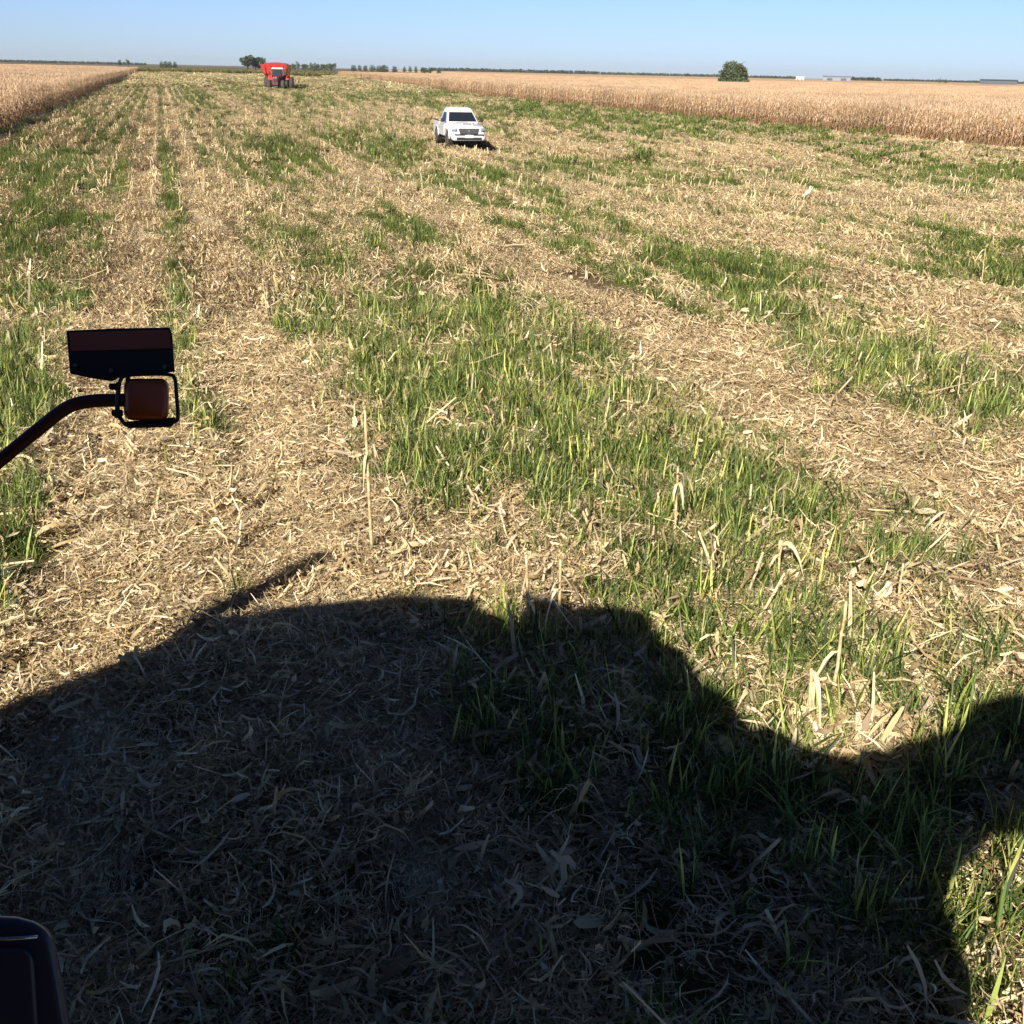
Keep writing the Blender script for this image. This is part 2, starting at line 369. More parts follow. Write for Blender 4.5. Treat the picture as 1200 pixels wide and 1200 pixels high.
def blades(r, n, hmin, hmax, w, lean=.6, pal=GRASSC, K=5):
    ang = rng.uniform(0, 2 * np.pi, n); rad = r * np.sqrt(rng.random(n)) * .8
    d = rng.uniform(0, 2 * np.pi, n); Ln = rng.uniform(hmin, hmax, n); le = lean * np.abs(rng.normal(.7, .4, n))
    s = np.linspace(0, 1, K)[None, :]
    th_ = le[:, None] * (.3 + 1.4 * s)                       # tip bends over
    dx = np.cumsum(np.concatenate([np.zeros((n, 1)), np.sin(th_[:, 1:]) * Ln[:, None] / (K - 1)], 1), 1)
    dz = np.cumsum(np.concatenate([np.zeros((n, 1)), np.cos(th_[:, 1:]) * Ln[:, None] / (K - 1)], 1), 1)
    P = np.stack([rad[:, None] * np.cos(ang)[:, None] + dx * np.cos(d)[:, None], rad[:, None] * np.sin(ang)[:, None] + dx * np.sin(d)[:, None], dz], 2)
    side = np.stack([-np.sin(d + rng.normal(0, .5, n)), np.cos(d), rng.normal(0, .2, n)], 1)
    prof = np.array([.6, 1, .9, .6, .1][:K])[None, :] if K == 5 else np.linspace(1, .15, K)[None, :]
    return ribbons(P, w * (rng.uniform(.6, 1.2, n) + 1.3 * (rng.random(n) < .12))[:, None] * prof, side, pickc(pal, n, .2))
def stubble(h, rad, torn=5, lean=.15, base=0):
    """a cut maize stalk with torn sheaths"""
    a = rng.uniform(0, 6.28); K = 5; s = np.linspace(0, 1, K)
    P = np.stack([s * h * math.sin(lean) * math.cos(a), s * h * math.sin(lean) * math.sin(a), s * h], 1)[None]
    c = pickc(np.array([(.62,.50,.28),(.52,.40,.2),(.66,.56,.36)]), 1)
    parts = [tubes(P, rad * np.array([[1.15, 1.0, .95, 1.05, .8]]), c, 6)]
    n = torn; d = rng.uniform(0, 6.28, n); z0 = rng.uniform(.1, .95, n) * h; Ln = rng.uniform(.12, .32, n); K = 5
    s = np.linspace(0, 1, K)[None, :]; up = rng.uniform(-.2, .9, n)[:, None]
    zz = z0[:, None] + Ln[:, None] * (up * s - 1.2 * s ** 2)
    zz = np.maximum(zz, .02)
    xx = Ln[:, None] * s * .8
    P = np.stack([xx * np.cos(d)[:, None] + P[0, 2, 0], xx * np.sin(d)[:, None] + P[0, 2, 1], zz], 2)
    tw = rng.uniform(-1, 1, n)[:, None] * s * 2
    side = np.stack([-np.sin(d)[:, None] * np.cos(tw), np.cos(d)[:, None] * np.cos(tw), np.sin(tw)], 2)
    parts.append(ribbons(P, rng.uniform(.006, .016, n)[:, None] * np.array([.7, 1, .9, .6, .15])[None, :], side, pickc(STRAWC, n)))
    return parts
def mk(name, parts, mat): return mesh_np(name, *joinm(parts)[:2], mat, joinm(parts)[2]) if False else (lambda j: mesh_np(name, j[0], j[1], mat, j[2]))(joinm(parts))
def offs(parts, x, y, z=0, rz=0):
    c, s_ = math.cos(rz), math.sin(rz); out = []
    for v, q, col in parts:
        w = v.copy(); w[:, 0] = c * v[:, 0] - s_ * v[:, 1] + x; w[:, 1] = s_ * v[:, 0] + c * v[:, 1] + y; w[:, 2] += z; out.append((w, q, col))
    return out

def wedge(n, d0, d1, margin=2.0, tan=.56):
    """random ground points between two distances, inside the view plus a margin"""
    y = np.sqrt(rng.uniform(d0 ** 2, d1 ** 2, n)); x = rng.uniform(-1, 1, n) * (tan * y + margin)
    return x, y
def nper(dens, d0, d1, margin=2.0, tan=.56): return int(dens * (tan * (d1 ** 2 - d0 ** 2) + 2 * margin * (d1 - d0)))
def redge(v): return RIGHT_U + .093 * np.maximum(v - 150, 0)
def in_field(x, y, m=0):
    u, v = uv(x, y); return (u > LEFT_U + m) & (u < redge(v) - m)
def rotz(n, tilt=.1): return np.stack([rng.normal(0, tilt, n), rng.normal(0, tilt, n), rng.uniform(0, 6.283, n)], 1)

TRX, TRY = at(541, 177)[:2]
def by_truck(x, y):                                # litter cleared round the pickup so its cast shadow shows
    return (((x - TRX + .2) / 1.9) ** 2 + ((y - TRY - 2.4) / 3.6) ** 2 < 1) | (((x - TRX - 1.3) / 1.7) ** 2 + ((y - TRY - 1.8) / 2.6) ** 2 < 1)
# litter, near to far
c_near = protos('litter_near', [mk('litter_near', [litter(.32, 470, tilt=.2)], M_straw) for _ in range(8)])
c_mid = protos('litter_mid', [mk('litter_mid', [litter(.75, 900, 1.8, .10, 1.35, tilt=.2)], M_straw) for _ in range(6)])
c_far = protos('litter_far', [mk('litter_far', [litter(1.8, 1300, 3.6, .15, 2.2, tilt=.2)], M_straw) for _ in range(5)])
c_vfar = protos('litter_farthest', [mk('litter_farthest', [litter(4.5, 2600, 6, .14, 4.0, tilt=.12), blades(4.5, 500, .15, .32, .05, .7, K=3)], M_straw) for _ in range(4)])
for coll, d0, d1, dens, nm in ((c_near, 1.6, 15, 19, 'near'), (c_mid, 14, 44, 4.6, 'middle'), (c_far, 40, 170, .95, 'distant'), (c_vfar, 165, 500, .05, 'farthest')):
    n = nper(dens, d0, d1); x, y = wedge(n, d0, d1); g = green(x, y)
    keep = in_field(x, y) & (rng.random(n) < 1.05 - (.52 if d0 < 10 else .66) * np.clip(g, 0, 1)); x, y, g = x[keep], y[keep], g[keep]
    if d0 > 10 and d0 < 100:                      # straw lies in lines along the rows
        k2 = (rng.random(len(x)) < .72 + .45 * np.cos(2 * np.pi * uv(x, y)[0] / .7 + math.pi)) & ~by_truck(x, y); x, y, g = x[k2], y[k2], g[k2]
    z = height(x, y) - .004; s_ = rng.uniform(.8, 1.25, len(x))
    thick = np.where(rng.random(len(x)) < .2, 1.9, 1.0)
    ro = rotz(len(x), .07); sc3 = np.stack([s_, s_, s_ * thick], 1)
    if d0 > 10 and d0 < 100:
        ro[:, 2] = ROWA + rng.choice([0, math.pi], len(x)) + rng.normal(0, .04, len(x)); ro[:, :2] *= .3; sc3 = sc3 * (np.array([.42, 1.5, 1]) if d0 < 30 else np.array([.2, 1.9, 1]))
    scatter('straw_litter', coll, np.stack([x, y, z], 1), ro, sc3, 'shredded dry maize leaves and husks strewn over the %s ground' % nm, 'straw')

# the two pale wheel tracks: leaves pressed flat along them
tu = np.concatenate([np.full(4500, -.85), np.full(4500, .80)]) + rng.normal(0, .10, 9000); tv = 4 + 400 * rng.random(9000) ** 1.2
xy = tu[:, None] * RU + tv[:, None] * RV; x, y = xy[:, 0], xy[:, 1]; dd = np.hypot(x, y)
s_ = .5 + .35 * np.clip(dd / 60, 0, 1)
c_tr = protos('track_straw', [mk('track_straw', [litter(.75, 900, 1.8, .08, 1.2, pal=STRAWC[[0, 3, 7, 3]] * 1.06, tilt=.15)], M_straw) for _ in range(4)])
scatter('track_litter', c_tr, np.stack([x, y, height(x, y)], 1), np.stack([0 * x, 0 * x, ROWA + rng.choice([0, math.pi], 9000)], 1), np.stack([s_ * .42, s_ * 1.7, .6 * s_], 1), 'pale flattened straw pressed into the two wheel tracks', 'straw')

# grass
c_g1 = protos('grass_tuft', [mk('grass_tuft', [blades(.11, int(rng.integers(20, 38)), .08, .33, .0038, .95)], M_grass) for _ in range(10)])
c_g2 = protos('grass_patch', [mk('grass_patch', [blades(.50, 190, .08, .28, .007, .9, K=4)], M_grass) for _ in range(6)])
c_g3 = protos('grass_swath', [mk('grass_swath', [blades(1.4, 330, .10, .26, .014, .8, K=3)], M_grass) for _ in range(5)])
for coll, d0, d1, dens, nm in ((c_g1, 1.6, 17, 85, 'near'), (c_g2, 16, 45, 11, 'middle'), (c_g3, 43, 200, 1.9, 'distant'), (c_g3, 198, 420, .9, 'farthest')):
    n = nper(dens, d0, d1); x, y = wedge(n, d0, d1); g = green(x, y)
    keep = in_field(x, y) & ~by_truck(x, y) & (rng.random(n) < .95 * np.clip((g - .18) / .8, 0, 1) ** 1.4 + .02); x, y, g = x[keep], y[keep], g[keep]
    s_ = rng.uniform(.55, 1.15, len(x)) * (.7 + .45 * g)
    ro = rotz(len(x), .12); sc3 = np.stack([s_, s_, s_], 1)
    if d0 > 15:                                   # further out the regrowth follows the rows
        ro[:, 2] = ROWA + rng.choice([0, math.pi], len(x)) + rng.normal(0, .03, len(x)); sc3 = sc3 * (np.array([.45, 1.6, 1]) if d0 < 40 else np.array([.2, 2.2, 1]))
    scatter('weed_grass', coll, np.stack([x, y, height(x, y) - .01], 1), ro, sc3, 'green grass and weeds growing through the %s stubble' % nm, 'grass')

# stubble in rows 0.7 m apart: short cut stalks
c_s1 = protos('stubble', [mk('stubble', stubble(rng.uniform(.10, .38), rng.uniform(.008, .013), int(rng.integers(5, 14)), rng.uniform(0, .7)), M_straw) for _ in range(14)])
def group_stub(nst, r):
    p = []
    for _ in range(nst): p += offs(stubble(rng.uniform(.12, .4), .017, 4, rng.uniform(0, .5)), 0 + rng.normal(0, .06), rng.uniform(-r, r), 0, 0)
    return p
c_s2 = protos('stubble_row', [mk('stubble_row', offs(group_stub(9, 1.4), 0, 0, 0, ROWA), M_straw) for _ in range(6)])
us = np.arange(LEFT_U + .4, RIGHT_U, .7)
pts = []
for u in us:
    for v in np.arange(0, 34, .26):
        pts.append((u + rng.normal(0, .04), v + rng.uniform(-.1, .1)))
pts = np.array(pts); xy = pts[:, :1] * RU + pts[:, 1:] * RV; x, y = xy[:, 0], xy[:, 1]
trk = bump(pts[:, 0] + .85, .4) + bump(pts[:, 0] - .78, .4) + bump(pts[:, 0] - 6.65, .6)
k = (y > 1.6) & (np.abs(x) < .56 * y + 2) & (y < 30) & (rng.random(len(x)) < np.where(pts[:, 0] > 1.5, .75, .5) * (1 - .9 * np.clip(trk, 0, 1))); x, y = x[k], y[k]
s_ = rng.uniform(.6, 1.15, len(x))
scatter('maize_stubble', c_s1, np.stack([x, y, height(x, y) - .01], 1), rotz(len(x), .2), np.stack([s_, s_, s_], 1), 'short cut maize stalks left standing in rows on the near ground', 'stubble')
pts = np.array([(u + rng.normal(0, .05), v + rng.uniform(-1, 1)) for u in us for v in np.arange(15, 190, 3.0)])
xy = pts[:, :1] * RU + pts[:, 1:] * RV; x, y = xy[:, 0], xy[:, 1]
k = (y > 29) & (np.abs(x) < .56 * y + 3) & (rng.random(len(x)) < .85) & ~by_truck(x, y); x, y = x[k], y[k]
s_ = rng.uniform(.7, 1.2, len(x)); rr = np.zeros((len(x), 3)); rr[:, 2] = rng.choice([0, math.pi], len(x))
scatter('maize_stubble', c_s2, np.stack([x, y, height(x, y) - .01], 1), rr, np.stack([s_, s_, s_], 1), 'rows of cut maize stalks out across the distant field', 'stubble')

# fallen stalk pieces and big husks
def fallen():
    n = 1; K = 5; Ln = rng.uniform(.25, .75); s = np.linspace(-.5, .5, K)
    P = np.stack([Ln * s, rng.normal(0, .05) * (4 * s ** 2), .02 + .05 * rng.random() * (s + .5)], 1)[None]
    p = [tubes(P, np.full((1, K), rng.uniform(.007, .013)), pickc(np.array([(.66,.54,.32),(.55,.43,.25),(.5,.34,.2)]), 1), 6)]
    v = litter(.18, 12, 2.4, .07, 1.8, tilt=.45); return p + [v]
def husk():
    return [litter(.08, 16, 2.2, .08, 1.3, tilt=.7, pal=STRAWC[[0, 1, 3, 7]])]
c_f = protos('fallen_stalk', [mk('fallen_stalk', fallen(), M_straw) for _ in range(8)] + [mk('husk', husk(), M_straw) for _ in range(5)])
for d0, d1, dens, sc, nm in ((1.6, 16, 7.5, 1.0, 'near'), (15, 60, 1.3, 1.35, 'middle')):
    n = nper(dens, d0, d1); x, y = wedge(n, d0, d1); u, v = uv(x, y)
    trk = bump(u + .85, .45) + bump(u - .78, .45)
    k = in_field(x, y) & (rng.random(n) < 1 - .75 * np.clip(trk, 0, 1)); x, y = x[k], y[k]; n = len(x)
    s_ = rng.uniform(.6, 1.15, n) * sc
    scatter('fallen_stalks', c_f, np.stack([x, y, height(x, y) + .03], 1), rotz(n, .16), np.stack([s_, s_, s_], 1), 'broken maize stalks and husks lying on the %s ground' % nm, 'straw')

n = nper(8.0, 1.6, 18); x, y = wedge(n, 1.6, 18); g = green(x, y); k = in_field(x, y) & (g > .45); x, y = x[k], y[k]; n = len(x)
c_d = protos('torn_leaf_tangle', [mk('torn_leaf_tangle', [litter(.14, 22, 2.0, .16, 1.7, tilt=.6)], M_straw) for _ in range(10)])
s_ = rng.uniform(.6, 1.2, n)
scatter('leaf_tangles', c_d, np.stack([x, y, height(x, y) + .03], 1), rotz(n, .3), np.stack([s_, s_, s_], 1), 'torn dry maize leaves caught up in the green grass', 'straw')

# ------------------------------------------------------------------ standing maize
CORNC = np.array([(.58,.40,.24),(.66,.48,.31),(.50,.33,.18),(.62,.45,.29),(.42,.26,.13),(.70,.54,.36)]) * np.array([.86, .84, .84])
def corn_plant(h):
    parts = []; K = 4; a = rng.uniform(0, 6.28); s = np.linspace(0, 1, K); ln = rng.normal(0, .06)
    P = np.stack([s ** 2 * ln * h * math.cos(a), s ** 2 * ln * h * math.sin(a), s * h * .93], 1)[None]
    parts.append(tubes(P, np.array([[.013, .012, .010, .006]]), pickc(CORNC[[0, 2, 4]], 1), 3))
    n = 11; z0 = np.linspace(.2, .9, n) * h + rng.normal(0, .03, n); d = a + np.arange(n) * math.pi + rng.normal(0, .5, n)
    Ln = rng.uniform(.3, .65, n) * np.where(z0 > .75 * h, .75, 1); K = 5; s = np.linspace(0, 1, K)[None, :]
    up = rng.uniform(.1, .9, n)[:, None]; zz = z0[:, None] + Ln[:, None] * (up * s * 1.1 - 1.35 * s ** 2); xx = Ln[:, None] * (.65 * s - .15 * s ** 2)
    P = np.stack([xx * np.cos(d)[:, None], xx * np.sin(d)[:, None], np.maximum(zz, .03)], 2)
    tw = rng.uniform(-1.6, 1.6, n)[:, None] * s
    side = np.stack([-np.sin(d)[:, None] * np.cos(tw), np.cos(d)[:, None] * np.cos(tw), np.sin(tw)], 2)
    dark = np.where((z0 < .55 * h)[:, None], np.array([.66, .58, .52]), np.array([1., 1, 1]))  # browner lower leaves, darkened further to put the crop's shade into the colour
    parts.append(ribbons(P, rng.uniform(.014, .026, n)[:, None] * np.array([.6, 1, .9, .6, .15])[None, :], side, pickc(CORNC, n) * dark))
    z = rng.uniform(.42, .55) * h; dd = rng.uniform(0, 6.28); K = 4; s = np.linspace(0, 1, K)          # the ear, hanging
    P = np.stack([.04 + .07 * s, 0 * s, z + .04 - .18 * s ** 1.3], 1); P = P @ np.array([[math.cos(dd), math.sin(dd), 0], [-math.sin(dd), math.cos(dd), 0], [0, 0, 1]])
    parts.append(tubes(P[None], np.array([[.015, .03, .026, .008]]), pickc(CORNC[[1, 3, 5]], 1), 4))
    n = 5; d = rng.uniform(0, 6.28, n); s = np.linspace(0, 1, 3)[None, :]; L2 = rng.uniform(.12, .24, n)[:, None]; sp_ = rng.uniform(.1, .7, n)[:, None]
    P = np.stack([L2 * s * sp_ * np.cos(d)[:, None] + ln * h * math.cos(a), L2 * s * sp_ * np.sin(d)[:, None] + ln * h * math.sin(a), h * .9 + L2 * s], 2)
    parts.append(ribbons(P, np.full((n, 3), .007), np.stack([-np.sin(d), np.cos(d), 0 * d], 1), pickc(CORNC[[1, 3]], n)))
    return parts
PS = 2.8
def corn_patch(wm=1.0, nrow=4, step=.155):
    p = []
    for i in range(nrow):
        for v in np.arange(-PS / 2, PS / 2, step):
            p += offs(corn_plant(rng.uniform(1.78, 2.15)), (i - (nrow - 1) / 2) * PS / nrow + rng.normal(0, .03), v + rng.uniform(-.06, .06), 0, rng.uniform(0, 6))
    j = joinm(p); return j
def pm(name, **k):
    j = corn_patch(**k); v = j[0].copy(); c, s_ = math.cos(ROWA), math.sin(ROWA); w = v.copy(); w[:, 0] = c * v[:, 0] - s_ * v[:, 1]; w[:, 1] = s_ * v[:, 0] + c * v[:, 1]
    return mesh_np(name, w, j[1], M_corn, j[2])
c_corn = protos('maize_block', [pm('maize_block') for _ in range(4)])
def corn_field(u0, u1, v0_, v1, name, label):
    pts = []
    U_, V_ = np.meshgrid(np.arange(u0 + PS / 2, u1, PS), np.arange(v0_, v1, PS)); U_ = U_.ravel(); V_ = V_.ravel()
    xy = U_[:, None] * RU + V_[:, None] * RV; x, y = xy[:, 0], xy[:, 1]; D = np.hypot(x, y)
    k = (y > 20) & ((U_ < 0) | (U_ > redge(V_) + 1)) & (np.abs(x) < .54 * y + 8) & (D < 520) & (rng.random(len(x)) < np.clip(230 / D, 0, 1) ** 1.3)
    x, y, D = x[k], y[k], D[k]; n = len(x); print(name, n)
    s_ = rng.uniform(.95, 1.06, n) ; wd = np.where(D > 230, 1.15, 1.0)
    rr = np.zeros((n, 3)); rr[:, 2] = rng.choice([0, math.pi], n)
    ob = scatter(name, c_corn, np.stack([x, y, 0 * x], 1), rr, np.stack([wd, wd, s_], 1), label, 'maize crop')
    return ob
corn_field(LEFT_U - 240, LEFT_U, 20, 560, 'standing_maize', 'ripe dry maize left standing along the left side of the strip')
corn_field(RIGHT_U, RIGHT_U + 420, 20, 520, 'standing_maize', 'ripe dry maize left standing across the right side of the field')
# the closed canopy of the same crop, further in and further out
mt, t, b = newmat('maize_canopy'); L = t.links
geo = t.nodes.new('ShaderNodeNewGeometry'); v0 = geo.outputs['Position']
cc = ramp(noise(v0, 1.5, 6, .8), [(.3, (.32, .205, .115)), (.5, (.46, .32, .20)), (.7, (.56, .40, .265))])
cc = mixc(.6, cc, ramp(noise(v0, .012, 4, .6), [(.35, (.8, .72, .66)), (.65, (1, 1, 1))]), 'MULTIPLY')
L.new(cc, b.inputs['Base Color']); b.inputs['Roughness'].default_value = .95; b.inputs['Specular IOR Level'].default_value = .05
def canopy(name, u0, u1, v0_, v1, label, top=1.72):
    nu, nv = 70, 150
    uu = u0 + (u1 - u0) * (np.linspace(0, 1, nu) ** 1.7 if u1 > u0 else np.linspace(0, 1, nu) ** 1.7); vv = v0_ + (v1 - v0_) * np.linspace(0, 1, nv) ** 1.6
    A, B = np.meshgrid(uu, vv); A = A + (redge(B) - RIGHT_U if u1 > u0 else 0); xy = A[..., None] * RU + B[..., None] * RV
    Z = top + .25 * (rng.random(A.shape) - .5); Z[0, :] = 0; Z[-1, :] = 0; Z[:, 0] = 0; Z[:, -1] = 0
    xy[1, :] = xy[0, :] + RV * .05; xy[:, 1] = xy[:, 0] + RU * (.05 * np.sign(u1 - u0))
    Vv = np.concatenate([xy, Z[..., None]], 2).reshape(-1, 3); ix = np.arange(nu * nv).reshape(nv, nu)
    Qq = np.stack([ix[:-1, :-1], ix[:-1, 1:], ix[1:, 1:], ix[1:, :-1]], -1).reshape(-1, 4)
    o = bpy.data.objects.new(name, mesh_np(name, Vv, Qq, mt, None)); COL.objects.link(o)
    tag(o, label, 'maize crop', None, 'stuff')
canopy('maize_canopy', LEFT_U - 12, LEFT_U - 900, 150, 700, 'closed canopy of the dry maize stretching away on the left')
canopy('maize_canopy', RIGHT_U + 14, RIGHT_U + 1800, 110, 525, 'closed canopy of the dry maize on the right side')
canopy('maize_canopy', RIGHT_U + 150, RIGHT_U + 2600, 560, 2300, 'farther maize field stretching to the right horizon')

# ------------------------------------------------------------------ individual stalks that stand out
PROUD = [  # base px, top px, look
    ((436, 648), (434, 472), 1.0, 'tallest pale broken maize stalk standing alone right of the left wheel track', True),
    ((975, 822), (972, 700), .9, 'upright pale stalk at the right edge of the big shadow', False),
    ((620, 748), (614, 641), .8, 'left one of two upright stalks at the middle edge of the shadow', False),
    ((655, 745), (653, 650), .8, 'right one of two upright stalks at the middle edge of the shadow', True),
    ((652, 446), (643, 402), .9, 'pale leaning stalk among green grass above the middle of the picture', False),
    ((910, 690), (908, 632), .8, 'short stalk with a white torn sheath right of the middle', True),
    ((948, 850), (940, 775), .9, 'stalk folded over into a frayed yellow tangle beside the shadow', True),
    ((790, 640), (786, 548), .8, 'split brown stalk right of the green middle patch', True),
    ((736, 500), (733, 452), .7, 'thin stalk in the green patch right of the middle', False),
    ((1028, 310), (1031, 270), .9, 'pale stalk standing far off on the right side of the stubble', False),
    ((314, 372), (311, 325), .8, 'thin pale stalk beside the right wheel track', False),
    ((1150, 335), (1146, 292), .8, 'pale stalk far off near the right edge', False),
    ((1120, 480), (1117, 425), .7, 'pale stalk in green grass near the right edge', False),
    ((1116, 226), (1116, 206), 1.6, 'pale frayed stalk near the right edge, below the edge of the standing maize', True),
    ((1050, 720), (1047, 655), .7, 'thin upright stalk in front of the frayed straw on the right', False)]
for (b_, t_, rad, lab, torn) in PROUD:
    B = at(*b_); B[2] = height(B[0], B[1]); dep = (B - np.array([0, 0, CAMH])) @ F
    h = (b_[1] - t_[1]) / FPX * dep / math.cos(math.radians(15)) * 1.0
    lean = (t_[0] - b_[0]) / FPX * dep
    root = empty('broken_stalk', B, 0, lab, 'maize stalk', 'maize stalks that stand above the stubble')
    K = 7; pts = [(lean * (k / 6), .01 * math.sin(k * 2.1), h * k / 6) for k in range(7)]
    mb = MB().tube(pts, [.013 * rad * (1 + .18 * (k % 2)) * (1 - .05 * k) for k in range(7)], 8)
    v, f = mb.v, mb.f
    mt_, t, bb = newmat('stalk_rind'); 
    n_ = t.nodes.new('ShaderNodeTexNoise'); n_.inputs['Scale'].default_value = 25; r_ = t.nodes.new('ShaderNodeValToRGB')
    r_.color_ramp.elements[0].color = (.36, .24, .10, 1); r_.color_ramp.elements[0].position = .35; r_.color_ramp.elements[1].color = (.60, .48, .28, 1); r_.color_ramp.elements[1].position = .6
    tc = t.nodes.new('ShaderNodeTexCoord'); t.links.new(tc.outputs['Object'], n_.inputs[0]); t.links.new(n_.outputs[0], r_.inputs[0]); t.links.new(r_.outputs[0], bb.inputs[0])
    mb.build('stalk', mt_, root, smooth=True)
    nl = 7 if torn else 3
    P = []; n = nl; d = rng.uniform(0, 6.28, n); z0 = rng.uniform(.6 if torn else .2, 1, n) * h; Ln = rng.uniform(.12, .3, n); K = 5; s = np.linspace(0, 1, K)[None, :]
    up = rng.uniform(.1, .9, n)[:, None]; zz = z0[:, None] + Ln[:, None] * (up * s - 1.4 * s ** 2); zz = np.maximum(zz, .02)
    P = np.stack([Ln[:, None] * .7 * s * np.cos(d)[:, None] + lean * z0[:, None] / h, Ln[:, None] * .7 * s * np.sin(d)[:, None], zz], 2)
    tw = rng.uniform(-1, 1, n)[:, None] * s * 2.5
    side = np.stack([-np.sin(d)[:, None] * np.cos(tw), np.cos(d)[:, None] * np.cos(tw), np.sin(tw)], 2)
    j = ribbons(P, rng.uniform(.008, .02, n)[:, None] * np.array([.8, 1, .9, .6, .15])[None, :], side, pickc(STRAWC[[0, 1, 3, 7]], n))
    lo = bpy.data.objects.new('torn_leaves', mesh_np('torn_leaves', j[0], j[1], M_straw, j[2])); COL.objects.link(lo); lo.parent = root

# ------------------------------------------------------------------ white pickup
M_white = paint('white_car_paint', (.70, .70, .71), .3, 0, .5, .6, .0)
M_glass = paint('dark_window_glass', (.015, .018, .028), .2, 0, .08, 0, -.08)
M_black = paint('black_plastic', (.02, .02, .02), .6)
M_grey = paint('grey_grille', (.05, .05, .055), .4)
M_rub = paint('tyre_rubber', (.025, .023, .02), .85, dirt=.4)
M_rim = paint('wheel_rim_metal', (.55, .55, .56), .3, .7)
M_lamp = paint('headlight_lens', (.22, .24, .27), .15, 0, .8)
M_chrome = paint('chrome_trim', (.6, .6, .6), .2, .9)
M_plate = paint('number_plate_white', (.7, .7, .7), .5)
def wheel(root, x, y, r, w, rim=.62, name='wheel', rimm=None, n=28):
    mb = MB(); prof = [(-w / 2, r * .70), (-w / 2, r * .90), (-w / 2 + w * .12, r * .985), (-w * .15, r), (w * .15, r), (w / 2 - w * .12, r * .985), (w / 2, r * .90), (w / 2, r * .70)]
    rings = [[(x + px, y + pr * math.cos(2 * math.pi * k / n), r + pr * math.sin(2 * math.pi * k / n)) for k in range(n)] for px, pr in prof]
    ob = mb.loft(rings).build(name, M_rub, root, smooth=False)
    rb = MB(); R_ = r * rim + .03; sgn = 1 if x > 0 else -1
    prof = [(w * .50, R_ * 1.08), (w * .53, R_), (w * .40, R_ * .9), (w * .36, R_ * .35), (w * .5, R_ * .3), (w * .5, .001)]
    rings = [[(x + sgn * px, y + pr * math.cos(2 * math.pi * k / n), r + pr * math.sin(2 * math.pi * k / n)) for k in range(n)] for px, pr in prof]
    rb.loft(rings, cap=False)
    rb.build('rim', rimm or M_rim, ob, smooth=False)
    return ob
# local frame: front towards -Y, origin between the front wheels' contact points pushed to the middle
g = at(541, 177); los = math.atan2(g[0], g[1])
yaw = math.radians(14)                       # nose turned a little to +X
tr = empty('pickup_truck', (g[0] - .25, g[1] + 2.4, .14), yaw, 'white pickup truck parked facing the camera in the stubble', 'pickup')
def sec(y, hw, z0, z1, tw=.0, cr=.1):        # a body cross-section: rounded box
    a = hw; pts = [(-a + .05, z0), (a - .05, z0), (a, z0 + .08), (a, z0 + (z1 - z0) * .55), (a - tw * .5, z1 - cr), (a - tw - .06, z1 - .015), (0, z1 + .015), (-(a - tw - .06), z1 - .015), (-(a - tw * .5), z1 - cr), (-a, z0 + (z1 - z0) * .55), (-a, z0 + .08)]
    return [(x_, y, z_) for x_, z_ in pts]
mb = MB()
mb.loft([sec(-2.52, .70, .52, .80, .02), sec(-2.45, .82, .48, .93, .04), sec(-2.2, .88, .46, 1.00, .06), sec(-1.9, .90, .45, 1.05, .08), sec(-1.1, .905, .42, 1.12, .06), sec(-.85, .905, .42, 1.12, .04), sec(.9, .905, .42, 1.10, .03)])
mb.build('body', M_white, tr, smooth=True)
mb = MB()   # cab: pillars and roof around the glasshouse
mb.loft([[(x_, y_, 1.10) for x_, y_ in ((-.80, -1.0), (.80, -1.0), (.85, .85), (-.85, .85))], [(x_, y_, 1.60) for x_, y_ in ((-.64, -.30), (.64, -.30), (.68, .72), (-.68, .72))],
         [(x_, y_, 1.74) for x_, y_ in ((-.60, -.10), (.60, -.10), (.62, .66), (-.62, .66))], [(x_, y_, 1.78) for x_, y_ in ((-.45, .05), (.45, .05), (.48, .55), (-.48, .55))]])
mb.build('cab', M_white, tr, bevel=.05, seg=3)
mb = MB()
mb.loft([[(-.72, -.945, 1.15), (.72, -.945, 1.15), (.72, -.90, 1.15), (-.72, -.90, 1.15)], [(-.585, -.37, 1.57), (.585, -.37, 1.57), (.585, -.33, 1.57), (-.585, -.33, 1.57)]])
mb.build('windshield', M_glass, tr)
